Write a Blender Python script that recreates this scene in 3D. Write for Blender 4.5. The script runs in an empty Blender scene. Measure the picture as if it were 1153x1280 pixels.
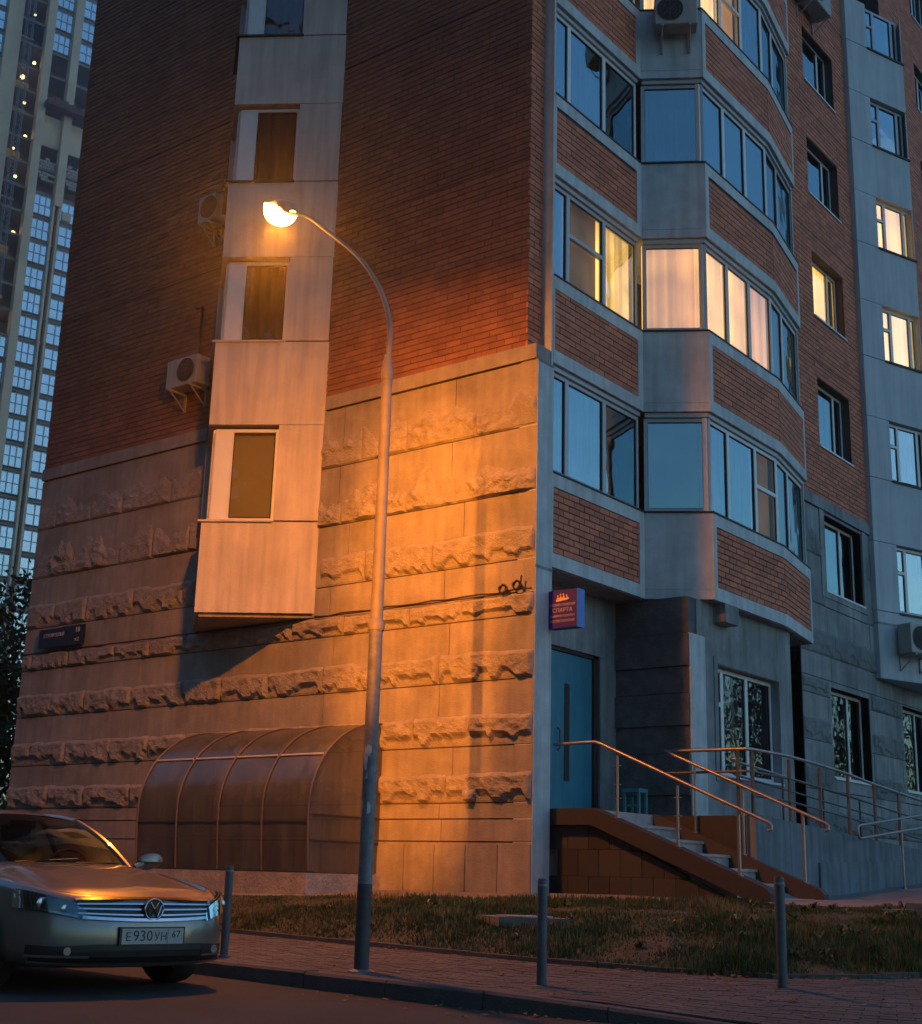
import bpy, math, random
import numpy as np
from mathutils import Vector, Matrix
random.seed(7)
SC = bpy.context.scene
COL = SC.collection
R = math.radians

# ------------------------------------------------------------------ camera
cam = bpy.data.cameras.new('camera')
cam.sensor_fit = 'HORIZONTAL'
cam.sensor_width = 36.0
cam.lens = 36.0 * 1688.0 / 1153.0
cam.clip_start = 0.1
cam.clip_end = 2000
cam_o = bpy.data.objects.new('camera', cam)
COL.objects.link(cam_o)
SC.camera = cam_o
pit, rol, yaw = R(15.15), R(1.6), R(38.0)
fw = Vector((-math.sin(yaw) * math.cos(pit), math.cos(yaw) * math.cos(pit), math.sin(pit)))
rt = Vector((math.cos(yaw), math.sin(yaw), 0))
up = rt.cross(fw)
r2 = rt * math.cos(rol) + up * math.sin(rol)
u2 = -rt * math.sin(rol) + up * math.cos(rol)
cam_o.matrix_world = Matrix(((r2.x, u2.x, -fw.x, 9.654), (r2.y, u2.y, -fw.y, -13.932), (r2.z, u2.z, -fw.z, 0.88), (0, 0, 0, 1)))

# ------------------------------------------------------------------ dusk sky, exposure
EXPO = 4.5
GAIN = 2.0 ** (-EXPO)          # brings lamp and window strengths to the dusk light level
world = bpy.data.worlds.new('World')
SC.world = world
world.use_nodes = True
nt = world.node_tree
bg = nt.nodes['Background']
sky = nt.nodes.new('ShaderNodeTexSky')
sky.sky_type = 'NISHITA'
sky.sun_disc = False
sky.sun_elevation = R(-1.6)
sky.sun_rotation = R(62)
tint = nt.nodes.new('ShaderNodeMix')
tint.data_type = 'RGBA'
tint.blend_type = 'MULTIPLY'
tint.inputs[0].default_value = 1.0
tint.inputs[7].default_value = (0.31, 0.69, 1.10, 1)
nt.links.new(sky.outputs[0], tint.inputs[6])
nt.links.new(tint.outputs[2], bg.inputs[0])
bg.inputs[1].default_value = 0.12
sun = bpy.data.lights.new('sun', 'SUN')
sun.energy = 0.004
sun.angle = R(40)
sun.color = (1.0, 0.93, 0.88)
sun_o = bpy.data.objects.new('sun', sun)
COL.objects.link(sun_o)
sun_o.rotation_euler = (R(80), 0, R(180 - 62))
vs = SC.view_settings
vs.view_transform = 'Standard'
vs.look = 'None'
vs.exposure = EXPO
vs.gamma = 1
vs.use_curve_mapping = False
SC.render.engine = 'CYCLES'
SC.cycles.use_denoising = True
SC.cycles.max_bounces = 8
SC.cycles.transparent_max_bounces = 16
SC.cycles.sample_clamp_indirect = 3.0

# ------------------------------------------------------------------ materials
MATS = {}
def N(nt, t, **kw):
    n = nt.nodes.new(t)
    for k, v in kw.items():
        setattr(n, k, v)
    return n
def mat(name, col, rough=0.8, metal=0.0, var=0.18, scale=6.0, bump=0.0, bscale=60.0, island=0.0, streak=0.0, spec=0.5, coat=0.0, stain=0.0, hue=None):
    if name in MATS:
        return MATS[name]
    m = bpy.data.materials.new(name)
    m.use_nodes = True
    nt = m.node_tree
    L = nt.links.new
    bs = nt.nodes['Principled BSDF']
    bs.inputs['Roughness'].default_value = rough
    bs.inputs['Metallic'].default_value = metal
    bs.inputs['Specular IOR Level'].default_value = spec
    if coat:
        bs.inputs['Coat Weight'].default_value = coat
        bs.inputs['Coat Roughness'].default_value = 0.04
    geo = N(nt, 'ShaderNodeNewGeometry')
    noi = N(nt, 'ShaderNodeTexNoise')
    noi.inputs['Scale'].default_value = scale
    noi.inputs['Detail'].default_value = 6
    noi.inputs['Roughness'].default_value = 0.62
    L(geo.outputs['Position'], noi.inputs['Vector'])
    rng = N(nt, 'ShaderNodeMapRange')
    rng.inputs[1].default_value = 0.28
    rng.inputs[2].default_value = 0.72
    rng.inputs[3].default_value = 1 - var
    rng.inputs[4].default_value = 1 + var
    L(noi.outputs[0], rng.inputs[0])
    val = rng.outputs[0]
    def mul(a, b):
        x = N(nt, 'ShaderNodeMath', operation='MULTIPLY')
        L(a, x.inputs[0])
        L(b, x.inputs[1])
        return x.outputs[0]
    if island:
        ob = N(nt, 'ShaderNodeObjectInfo')
        ad = N(nt, 'ShaderNodeMath', operation='ADD')
        L(geo.outputs['Random Per Island'], ad.inputs[0])
        L(ob.outputs['Random'], ad.inputs[1])
        fr = N(nt, 'ShaderNodeMath', operation='FRACT')
        L(ad.outputs[0], fr.inputs[0])
        r = N(nt, 'ShaderNodeMapRange')
        r.inputs[3].default_value = 1 - island
        r.inputs[4].default_value = 1 + island
        L(fr.outputs[0], r.inputs[0])
        val = mul(val, r.outputs[0])
    if streak:
        mp = N(nt, 'ShaderNodeMapping')
        mp.inputs['Scale'].default_value = (5.0, 5.0, 0.35)
        L(geo.outputs['Position'], mp.inputs[0])
        n2 = N(nt, 'ShaderNodeTexNoise')
        n2.inputs['Scale'].default_value = 1.6
        n2.inputs['Detail'].default_value = 5
        L(mp.outputs[0], n2.inputs['Vector'])
        r = N(nt, 'ShaderNodeMapRange')
        r.inputs[1].default_value = 0.36
        r.inputs[2].default_value = 0.6
        r.inputs[3].default_value = 1 - streak
        r.inputs[4].default_value = 1.06
        L(n2.outputs[0], r.inputs[0])
        val = mul(val, r.outputs[0])
    if stain:
        n3 = N(nt, 'ShaderNodeTexNoise')
        n3.inputs['Scale'].default_value = 0.75
        n3.inputs['Detail'].default_value = 8
        n3.inputs['Roughness'].default_value = 0.7
        L(geo.outputs['Position'], n3.inputs['Vector'])
        r = N(nt, 'ShaderNodeMapRange')
        r.inputs[1].default_value = 0.4
        r.inputs[2].default_value = 0.56
        r.inputs[3].default_value = 1 - stain
        r.inputs[4].default_value = 1.0
        L(n3.outputs[0], r.inputs[0])
        val = mul(val, r.outputs[0])
    mx = N(nt, 'ShaderNodeMix', data_type='RGBA', blend_type='MULTIPLY')
    mx.inputs[0].default_value = 1
    mx.inputs[6].default_value = (*col, 1)
    if hue:
        n4 = N(nt, 'ShaderNodeTexNoise')
        n4.inputs['Scale'].default_value = 2.3
        n4.inputs['Detail'].default_value = 4
        L(geo.outputs['Position'], n4.inputs['Vector'])
        cr = N(nt, 'ShaderNodeMapRange')
        cr.inputs[1].default_value = 0.42
        cr.inputs[2].default_value = 0.6
        L(n4.outputs[0], cr.inputs[0])
        m2 = N(nt, 'ShaderNodeMix', data_type='RGBA')
        m2.inputs[6].default_value = (*col, 1)
        m2.inputs[7].default_value = (*hue, 1)
        L(cr.outputs[0], m2.inputs[0])
        L(m2.outputs[2], mx.inputs[6])
    cmb = N(nt, 'ShaderNodeCombineColor')
    for i in range(3):
        L(val, cmb.inputs[i])
    L(cmb.outputs[0], mx.inputs[7])
    L(mx.outputs[2], bs.inputs['Base Color'])
    if bump:
        n5 = N(nt, 'ShaderNodeTexNoise')
        n5.inputs['Scale'].default_value = bscale
        n5.inputs['Detail'].default_value = 8
        L(geo.outputs['Position'], n5.inputs['Vector'])
        b = N(nt, 'ShaderNodeBump')
        b.inputs['Strength'].default_value = bump
        b.inputs['Distance'].default_value = 0.02
        L(n5.outputs[0], b.inputs['Height'])
        L(b.outputs[0], bs.inputs['Normal'])
    MATS[name] = m
    return m
def glass(name, col=(0.72, 0.95, 1.0), ior=2.0, tr=0.75, rough=0.015):
    if name in MATS:
        return MATS[name]
    m = bpy.data.materials.new(name)
    m.use_nodes = True
    nt = m.node_tree
    L = nt.links.new
    nt.nodes.remove(nt.nodes['Principled BSDF'])
    out = nt.nodes['Material Output']
    gl = N(nt, 'ShaderNodeBsdfGlossy')
    gl.inputs['Roughness'].default_value = rough
    gl.inputs['Color'].default_value = (*col, 1)
    tb = N(nt, 'ShaderNodeBsdfTransparent')
    tb.inputs['Color'].default_value = (tr, tr, tr * 0.98, 1)
    fr = N(nt, 'ShaderNodeFresnel')
    fr.inputs['IOR'].default_value = ior
    geo = N(nt, 'ShaderNodeNewGeometry')
    no = N(nt, 'ShaderNodeTexNoise')
    no.inputs['Scale'].default_value = 1.1
    L(geo.outputs['Position'], no.inputs['Vector'])
    bp = N(nt, 'ShaderNodeBump')
    bp.inputs['Strength'].default_value = 0.16
    bp.inputs['Distance'].default_value = 0.1
    L(no.outputs[0], bp.inputs['Height'])
    L(bp.outputs[0], gl.inputs['Normal'])
    mx = N(nt, 'ShaderNodeMixShader')
    L(fr.outputs[0], mx.inputs[0])
    L(tb.outputs[0], mx.inputs[1])
    L(gl.outputs[0], mx.inputs[2])
    L(mx.outputs[0], out.inputs[0])
    MATS[name] = m
    return m
def lit(name, col, strength, fold=0.35, fscale=3.0, blotch=0.3):
    """a lit curtain or room: emission with woven folds"""
    if name in MATS:
        return MATS[name]
    m = bpy.data.materials.new(name)
    m.use_nodes = True
    nt = m.node_tree
    L = nt.links.new
    bs = nt.nodes['Principled BSDF']
    bs.inputs['Base Color'].default_value = (*[c * 0.5 for c in col], 1)
    bs.inputs['Roughness'].default_value = 0.9
    geo = N(nt, 'ShaderNodeNewGeometry')
    mp = N(nt, 'ShaderNodeMapping')
    mp.inputs['Scale'].default_value = (fscale, fscale, 0.06)
    L(geo.outputs['Position'], mp.inputs[0])
    no = N(nt, 'ShaderNodeTexNoise')
    no.inputs['Scale'].default_value = 2.0
    no.inputs['Detail'].default_value = 3
    L(mp.outputs[0], no.inputs['Vector'])
    r = N(nt, 'ShaderNodeMapRange')
    r.inputs[1].default_value = 0.35
    r.inputs[2].default_value = 0.65
    r.inputs[3].default_value = 1 - fold
    r.inputs[4].default_value = 1 + fold * 0.5
    L(no.outputs[0], r.inputs[0])
    n2 = N(nt, 'ShaderNodeTexNoise')
    n2.inputs['Scale'].default_value = 1.3
    L(geo.outputs['Position'], n2.inputs['Vector'])
    r2_ = N(nt, 'ShaderNodeMapRange')
    r2_.inputs[1].default_value = 0.35
    r2_.inputs[2].default_value = 0.65
    r2_.inputs[3].default_value = (1 - blotch) * strength * GAIN
    r2_.inputs[4].default_value = (1 + blotch) * strength * GAIN
    L(n2.outputs[0], r2_.inputs[0])
    x = N(nt, 'ShaderNodeMath', operation='MULTIPLY')
    L(r.outputs[0], x.inputs[0])
    L(r2_.outputs[0], x.inputs[1])
    bs.inputs['Emission Color'].default_value = (*col, 1)
    L(x.outputs[0], bs.inputs['Emission Strength'])
    MATS[name] = m
    return m

M_CONC = mat('concrete', (0.31, 0.27, 0.235), 0.9, var=0.2, scale=2.2, bump=0.35, bscale=45, streak=0.10, stain=0.24)
M_ROUGH = mat('split_concrete', (0.31, 0.27, 0.23), 0.95, var=0.22, scale=9, bump=0.8, bscale=38, stain=0.15)
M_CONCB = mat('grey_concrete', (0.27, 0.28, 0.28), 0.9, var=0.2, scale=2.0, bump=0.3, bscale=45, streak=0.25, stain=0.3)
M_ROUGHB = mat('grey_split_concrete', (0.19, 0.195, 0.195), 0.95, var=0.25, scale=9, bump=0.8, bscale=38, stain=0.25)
M_BRICKA = mat('shaded_brick', (0.27, 0.112, 0.064), 0.85, var=0.14, scale=3, bump=0.3, bscale=90, island=0.15, stain=.2)  # red brick darkened: the front wall's dimmer light is in the colour
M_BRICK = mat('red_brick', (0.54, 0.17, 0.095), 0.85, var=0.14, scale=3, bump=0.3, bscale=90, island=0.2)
M_MORT = mat('mortar', (0.075, 0.05, 0.04), 0.95, var=0.2)
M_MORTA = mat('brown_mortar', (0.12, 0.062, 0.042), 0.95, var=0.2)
M_PALE = mat('pale_paint', (0.55, 0.48, 0.42), 0.75, var=0.07, scale=1.6, bump=0.2, bscale=50, streak=0.15, stain=0.14)
M_BALC = mat('balcony_concrete', (0.50, 0.52, 0.53), 0.8, var=0.12, scale=3, bump=0.2, bscale=60, streak=0.14, stain=0.1)
M_GREYP = mat('grey_panel_paint', (0.45, 0.48, 0.51), 0.8, var=0.08, scale=2, bump=0.15, bscale=60, streak=0.08)
M_PVC = mat('white_frame', (0.68, 0.68, 0.67), 0.4, var=0.05)
M_ALU = mat('grey_frame', (0.42, 0.44, 0.46), 0.4, var=0.06)
M_DARKF = mat('dark_seal', (0.02, 0.02, 0.022), 0.7, var=0.1)
M_GLASS = glass('window_glass', ior=4.2, tr=0.7)
M_GLASSA = glass('window_glass_front', col=(.9, .93, 1.0), ior=2.0, tr=0.8)
M_SCREEN = glass('insect_screen', ior=1.2, tr=0.7, rough=.4)
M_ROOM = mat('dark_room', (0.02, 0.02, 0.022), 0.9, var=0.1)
M_CURT = mat('net_curtain', (0.62, 0.62, 0.60), 0.9, var=0.05, streak=0.35)
M_CURTB = mat('brown_curtain', (0.17, 0.14, 0.125), 0.9, var=0.1, streak=0.25)
M_BLIND = mat('grey_blind', (0.30, 0.28, 0.27), 0.8, var=0.05)
M_LITW = lit('lit_cream_curtain', (1.0, 0.55, 0.13), 1.9, 0.3, 2.6, 0.25)
M_LITY = lit('lit_yellow_room', (1.0, 0.60, 0.17), 1.7, 0.45, 4.0, 0.4)
M_LITS = lit('lit_pale_curtain', (1.0, 0.62, 0.17), 2.0, 0.3, 5.0, 0.2)
M_LITP = lit('lit_peach_curtain', (1.0, 0.50, 0.13), 1.35, 0.35, 3.5, 0.25)
M_LITB = lit('lit_amber_screen', (1.0, 0.50, 0.17), 0.5, 0.15, 2.0, 0.2)
M_LITD = lit('dim_brown_room', (0.9, 0.5, 0.28), 0.10, 0.3, 2.0, 0.4)
M_METAL = mat('galvanised_pole', (0.25, 0.22, 0.18), 0.62, 0.15, var=0.22, scale=5, bump=0.1, bscale=40)
M_POLEB = mat('painted_pole_base', (0.17, 0.17, 0.18), 0.6, 0.2, var=0.35, scale=14, bump=0.2)
M_BOLL = mat('bollard_paint', (0.06, 0.065, 0.075), 0.55, var=0.3, scale=14, bump=0.15)
M_RAIL = mat('steel_rail', (0.30, 0.27, 0.25), 0.42, 0.8, var=0.15, scale=8)
M_RAILD = mat('dark_rail', (0.10, 0.095, 0.09), 0.5, 0.4, var=0.2, scale=8)
M_DOOR = mat('blue_door_paint', (0.022, 0.19, 0.27), 0.5, var=0.15, scale=2.5, streak=0.15)
M_TILE = mat('brown_granite_tile', (0.034, 0.030, 0.027), 0.65, var=0.22, scale=16, island=0.28, bump=0.05)
M_STEP = mat('stair_stone', (0.30, 0.30, 0.30), 0.7, var=0.22, scale=10, bump=0.15)
M_RAMP = mat('blue_grey_render', (0.15, 0.18, 0.205), 0.9, var=0.2, scale=3, bump=0.2, streak=0.35)
M_ASPH = mat('asphalt', (0.042, 0.038, 0.037), 0.85, var=0.2, scale=1.3, bump=0.7, bscale=120, stain=0.2)
M_KERB = mat('kerb_concrete', (0.085, 0.08, 0.076), 0.9, var=0.2, scale=7, bump=0.4, stain=0.2)
M_PAVE = mat('paving_brick', (0.088, 0.074, 0.069), 0.88, var=0.16, scale=3, bump=0.35, bscale=80, island=0.16, stain=0.2)
M_PAVEG = mat('paving_sand', (0.07, 0.059, 0.055), 0.95, var=0.2)
M_PATH = mat('path_concrete', (0.2, 0.165, 0.15), 0.9, var=0.18, scale=4, bump=0.3, stain=0.25)
M_SOIL = mat('soil', (0.055, 0.045, 0.025), 1.0, var=0.4, scale=5, bump=0.8, bscale=20)
M_GRASS = mat('grass', (0.05, 0.068, 0.018), 0.8, var=0.4, scale=1.4, island=0.45, hue=(0.15, 0.12, 0.045), spec=0.2)
M_GROUND = mat('distant_ground', (0.06, 0.06, 0.055), 0.95, var=0.3, scale=0.3)
M_LEAF = mat('leaves', (0.045, 0.07, 0.025), 0.7, var=0.3, scale=2, island=0.4, spec=0.2)
M_BARK = mat('bark', (0.07, 0.05, 0.035), 0.95, var=0.3, scale=8, bump=0.6)
M_POLY = None

# ------------------------------------------------------------------ mesh helpers
OFF = {}
class MB:
    def __init__(s):
        s.v = []
        s.f = []
        s.mi = []
        s.k = 0
    def poly(s, pts):
        b = len(s.v)
        s.v += [tuple(p) for p in pts]
        s.f.append(tuple(range(b, b + len(pts))))
        s.mi.append(s.k)
    def hexa(s, p):
        b = len(s.v)
        s.v += [tuple(q) for q in p]
        for f in ((0, 3, 2, 1), (4, 5, 6, 7), (0, 1, 5, 4), (1, 2, 6, 5), (2, 3, 7, 6), (3, 0, 4, 7)):
            s.f.append(tuple(b + i for i in f))
            s.mi.append(s.k)
    def box(s, a, b):
        (x0, y0, z0), (x1, y1, z1) = a, b
        s.hexa([(x0, y0, z0), (x1, y0, z0), (x1, y1, z0), (x0, y1, z0), (x0, y0, z1), (x1, y0, z1), (x1, y1, z1), (x0, y1, z1)])
    def fbox(s, F, u0, u1, n0, n1, z0, z1):
        P = lambda u, n, z: F.p(u, n, z)
        s.hexa([P(u0, n0, z0), P(u1, n0, z0), P(u1, n1, z0), P(u0, n1, z0), P(u0, n0, z1), P(u1, n0, z1), P(u1, n1, z1), P(u0, n1, z1)])
    def prism(s, poly, z0, z1):
        n = len(poly)
        g0 = z0 if callable(z0) else (lambda x, y: z0)
        g1 = z1 if callable(z1) else (lambda x, y: z1)
        b = len(s.v)
        s.v += [(x, y, g0(x, y)) for x, y in poly] + [(x, y, g1(x, y)) for x, y in poly]
        s.f.append(tuple(b + i for i in reversed(range(n))))
        s.f.append(tuple(b + n + i for i in range(n)))
        s.mi += [s.k, s.k]
        for i in range(n):
            j = (i + 1) % n
            s.f.append((b + i, b + j, b + n + j, b + n + i))
            s.mi.append(s.k)
    def tube(s, pts, rad, seg=10, caps=True):
        pts = [Vector(p) for p in pts]
        n = len(pts)
        rads = rad if isinstance(rad, (list, tuple)) else [rad] * n
        b = len(s.v)
        prev = None
        for i, p in enumerate(pts):
            t = (pts[min(i + 1, n - 1)] - pts[max(i - 1, 0)]).normalized()
            a = Vector((0, 0, 1)) if abs(t.z) < 0.9 else Vector((1, 0, 0))
            if prev is not None:
                a = prev
            x = (a - t * a.dot(t)).normalized()
            prev = x
            y = t.cross(x)
            for k in range(seg):
                an = 2 * math.pi * k / seg
                s.v.append(tuple(p + (x * math.cos(an) + y * math.sin(an)) * rads[i]))
        for i in range(n - 1):
            for k in range(seg):
                k2 = (k + 1) % seg
                s.f.append((b + i * seg + k, b + i * seg + k2, b + (i + 1) * seg + k2, b + (i + 1) * seg + k))
                s.mi.append(s.k)
        if caps:
            s.f.append(tuple(b + k for k in reversed(range(seg))))
            s.f.append(tuple(b + (n - 1) * seg + k for k in range(seg)))
            s.mi += [s.k, s.k]
    def grid(s, fn, nu, nv):
        b = len(s.v)
        for i in range(nu + 1):
            for j in range(nv + 1):
                s.v.append(tuple(fn(i / nu, j / nv)))
        for i in range(nu):
            for j in range(nv):
                a = b + i * (nv + 1) + j
                s.f.append((a, a + 1, a + nv + 2, a + nv + 1))
                s.mi.append(s.k)
    def build(s, name, mats, parent=None, smooth=False, loc=None):
        off = Vector((0, 0, 0))
        if parent is not None:
            off = OFF.get(parent.name, off)
        elif loc is not None:
            off = Vector(loc)
        me = bpy.data.meshes.new(name)
        if off.length > 0:
            vv = [(x - off.x, y - off.y, z - off.z) for x, y, z in s.v]
        else:
            vv = s.v
        me.from_pydata(vv, [], s.f)
        if not isinstance(mats, (list, tuple)):
            mats = [mats]
        for m in mats:
            me.materials.append(m)
        if len(mats) > 1:
            me.polygons.foreach_set('material_index', s.mi)
        if smooth:
            me.polygons.foreach_set('use_smooth', [True] * len(me.polygons))
            try:
                me.set_sharp_from_angle(angle=R(38))
            except Exception:
                pass
        me.update()
        o = bpy.data.objects.new(name, me)
        COL.objects.link(o)
        if parent is not None:
            o.parent = parent
        else:
            o.location = off
        OFF[o.name] = off
        return o
class Fr:
    """a wall frame: origin in plan, direction along the wall, outward normal"""
    def __init__(s, o, u, n=None):
        s.o = Vector((o[0], o[1]))
        s.u = Vector(u).normalized()
        s.n = Vector(n).normalized() if n else Vector((s.u.y, -s.u.x))
    def p(s, u, n, z):
        q = s.o + s.u * u + s.n * n
        return (q.x, q.y, z)
def thing(name, label, cat, loc=(0, 0, 0), group=None):
    o = bpy.data.objects.new(name, None)
    COL.objects.link(o)
    o.location = loc
    o.empty_display_size = 0.2
    OFF[o.name] = Vector(loc)
    tag(o, label, cat, group)
    return o
def tag(o, label, cat, group=None):
    o['label'] = label
    o['category'] = cat
    if group:
        o['group'] = group
    return o
def kind(o, k):
    o['kind'] = k
    return o
def cells(u0, u1, z0, z1, holes):
    us = sorted({u0, u1, *[min(max(h[0], u0), u1) for h in holes], *[min(max(h[1], u0), u1) for h in holes]})
    out = []
    for a, b in zip(us, us[1:]):
        if b - a < 1e-5:
            continue
        mid = (a + b) / 2
        hs = sorted((h[2], h[3]) for h in holes if h[0] < mid < h[1])
        z = z0
        for c, d in hs:
            if c > z and z < z1:
                out.append((a, b, z, min(c, z1)))
            z = max(z, d)
        if z < z1:
            out.append((a, b, z, z1))
    return out
def vn(x, y, seed=0):
    xi = np.floor(x).astype(np.int64)
    yi = np.floor(y).astype(np.int64)
    xf = x - xi
    yf = y - yi
    def h(a, b):
        k = (a * 374761393 + b * 668265263 + seed * 1274126177) & 0xffffffff
        k = ((k ^ (k >> 13)) * 1274126177) & 0xffffffff
        return ((k ^ (k >> 16)) & 0xffff) / 65535.0
    sx = xf * xf * (3 - 2 * xf)
    sy = yf * yf * (3 - 2 * yf)
    return (h(xi, yi) * (1 - sx) + h(xi + 1, yi) * sx) * (1 - sy) + (h(xi, yi + 1) * (1 - sx) + h(xi + 1, yi + 1) * sx) * sy
def fbm(x, y, oct=4, seed=0):
    a = 0.5
    t = 0
    for i in range(oct):
        t = t + a * vn(x, y, seed + i)
        x = x * 2.03
        y = y * 2.03
        a *= 0.5
    return t

# ------------------------------------------------------------------ wall frames (origin of the plan = the corner of the building)
FA = Fr((0, 0), (-1, 0), (0, -1))
FB = Fr((0.1, 0), (0, 1), (1, 0))
F1 = Fr((0, 0.38), (0, 1), (1, 0))
W1 = 2.42
F2 = Fr((0, 2.8), (0.84, 0.53))
W2 = math.hypot(0.84, 0.53)
F3 = Fr((0.84, 3.33), (0, 1), (1, 0))
W3 = 2.45
F4 = Fr((0.84, 5.78), (-0.31, 1.72))
W4 = math.hypot(0.31, 1.72)
FY = Fr((-3.9, 0), (-0.834, -0.552), (0.552, -0.834))
WY = 1.757
FYR = Fr((-5.365, -0.97), (-1.16, 0.97), (-0.97, -1.16))
WYR = math.hypot(1.16, 0.97)
FG = Fr((0.1, 11.15), (0.354, 0.935))
FD = Fr((-0.53, 0.38), (0, 1), (1, 0))
FW = Fr((0.66, 2.85), (0, 1), (1, 0))

bld = thing('apartment_building', 'brick and concrete apartment block on the street corner with glazed balconies', 'apartment building', (-4, 6, 0.7))

# ground sheets ------------------------------------------------------
m = MB()
m.box((-300, -90, -0.5), (140, 240, -0.012))
kind(m.build('ground', M_GROUND), 'structure')
m = MB()
m.box((-60, -40, -0.3), (60, -2.0, 0.0))
kind(m.build('road', M_ASPH), 'structure')
KERB = [(-12.0, -3.3), (-5.0, -4.53), (0.38, -5.47), (2.48, -5.84), (4.06, -6.02), (5.2, -5.92), (6.2, -5.55), (9.0, -3.9), (13.0, -1.2)]
BORD = [(-9.5, -0.9), (-6.2, -1.95), (-2.9, -2.75), (0.3, -3.55), (2.7, -4.12), (4.3, -4.28), (5.1, -4.02), (5.65, -3.0), (6.2, -1.4), (7.6, 0.8)]
EDGE = [(-8.0, -1.0), (-5.6, -1.85), (-2.7, -1.8), (-1.4, -1.22), (1.27, -0.52), (3.1, -0.18), (4.1, -0.35), (4.8, 0.2), (5.6, 1.4), (6.6, 2.6)]
EDGZ = [0.5, 0.56, 0.603, 0.628, 0.672, 0.70, 0.70, 0.71, 0.72, 0.72]
def lerp_poly(P, t):
    # t in 0..1 over the index range
    f = t * (len(P) - 1)
    i = min(int(f), len(P) - 2)
    a = f - i
    return tuple(P[i][k] * (1 - a) + P[i + 1][k] * a for k in range(len(P[0])))
def smooth_poly(P, n):
    """Catmull-Rom through the points, n samples each"""
    P = [Vector(p) for p in P]
    out = []
    for i in range(len(P) - 1):
        p0 = P[max(i - 1, 0)]
        p1 = P[i]
        p2 = P[i + 1]
        p3 = P[min(i + 2, len(P) - 1)]
        for k in range(n):
            t = k / n
            out.append(0.5 * ((2 * p1) + (p2 - p0) * t + (2 * p0 - 5 * p1 + 4 * p2 - p3) * t * t + (3 * p1 - p0 - 3 * p2 + p3) * t ** 3))
    out.append(P[-1])
    return out
KS = smooth_poly([Vector((*p, 0)) for p in KERB], 8)
BS = smooth_poly([Vector((*p, 0)) for p in BORD], 8)
ES = smooth_poly([Vector((p[0], p[1], z)) for p, z in zip(EDGE, EDGZ)], 8)
def at(PS, t):
    f = t * (len(PS) - 1)
    i = min(int(f), len(PS) - 2)
    return PS[i].lerp(PS[i + 1], f - i)
def arclen(PS):
    d = [0]
    for a, b in zip(PS, PS[1:]):
        d.append(d[-1] + (b - a).to_2d().length)
    return d
def at_len(PS, D, s):
    for i in range(len(PS) - 1):
        if D[i + 1] >= s:
            return PS[i].lerp(PS[i + 1], (s - D[i]) / max(D[i + 1] - D[i], 1e-6)), (PS[i + 1] - PS[i]).normalized()
    return PS[-1].copy(), (PS[-1] - PS[-2]).normalized()
def kerb_top(x):
    # the kerb runs out to road level at the drop on the right
    return 0.13 - 0.105 * min(max((x - 4.35) / 1.5, 0), 1)
# kerb stones: one part each
kerb = thing('kerb', 'dark concrete kerb along the road in front of the pavement', 'kerb', (2, -5.8, 0))
kind(kerb, 'structure')
KD = arclen(KS)
s = 0.0
while s < KD[-1] - 1.0:
    a, ta = at_len(KS, KD, s + 0.006)
    b, tb = at_len(KS, KD, s + 0.994)
    na = Vector((-ta.y, ta.x))
    nb = Vector((-tb.y, tb.x))
    za, zb = kerb_top(a.x) + random.uniform(-.006, .006), kerb_top(b.x) + random.uniform(-.006, .006)
    m = MB()
    c = 0.02
    a2 = a.to_2d()
    b2 = b.to_2d()
    q = [a2, b2, b2 + nb * 0.15, a2 + na * 0.15]
    qi = [a2 + na * c, b2 + nb * c, b2 + nb * 0.15, a2 + na * 0.15]
    zz = [za, zb, zb, za]
    bb = len(m.v)
    m.v += [(p.x, p.y, -0.1) for p in q] + [(p.x, p.y, z - (c if i < 2 else 0)) for i, (p, z) in enumerate(zip(q, zz))] + [(p.x, p.y, z) for p, z in zip(qi, zz)]
    m.f += [(0, 3, 2, 1), (0, 1, 5, 4), (4, 5, 9, 8), (8, 9, 10, 11), (1, 2, 6, 5), (2, 3, 7, 6), (3, 0, 4, 7), (5, 6, 10, 9), (7, 4, 8, 11)]
    m.mi += [0] * 9
    m.build('kerb_stone', M_KERB, kerb)
    s += 1.0
# pavement: bedding sheet plus paving bricks
def pav_z(v):
    return 0.118 + 0.10 * v
pav = thing('pavement', 'reddish brick pavement between kerb and grass', 'pavement', (2, -5, 0.1))
kind(pav, 'structure')
m = MB()
def pfn(u, v):
    a = at(KS, u)
    ta = (at(KS, min(u + .01, 1)) - at(KS, max(u - .01, 0))).normalized()
    k = a + Vector((-ta.y, ta.x, 0)) * 0.15
    b = at(BS, u)
    p = k.lerp(b, v)
    return (p.x, p.y, pav_z(v) - 0.012 - 0.10 * min(max((p.x - 4.6) / 1.6, 0), 1) * (1 - v))
m.grid(pfn, 60, 4)
m.build('sand_bed', M_PAVEG, pav)
m = MB()
cnt = 0
from bisect import bisect
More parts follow.
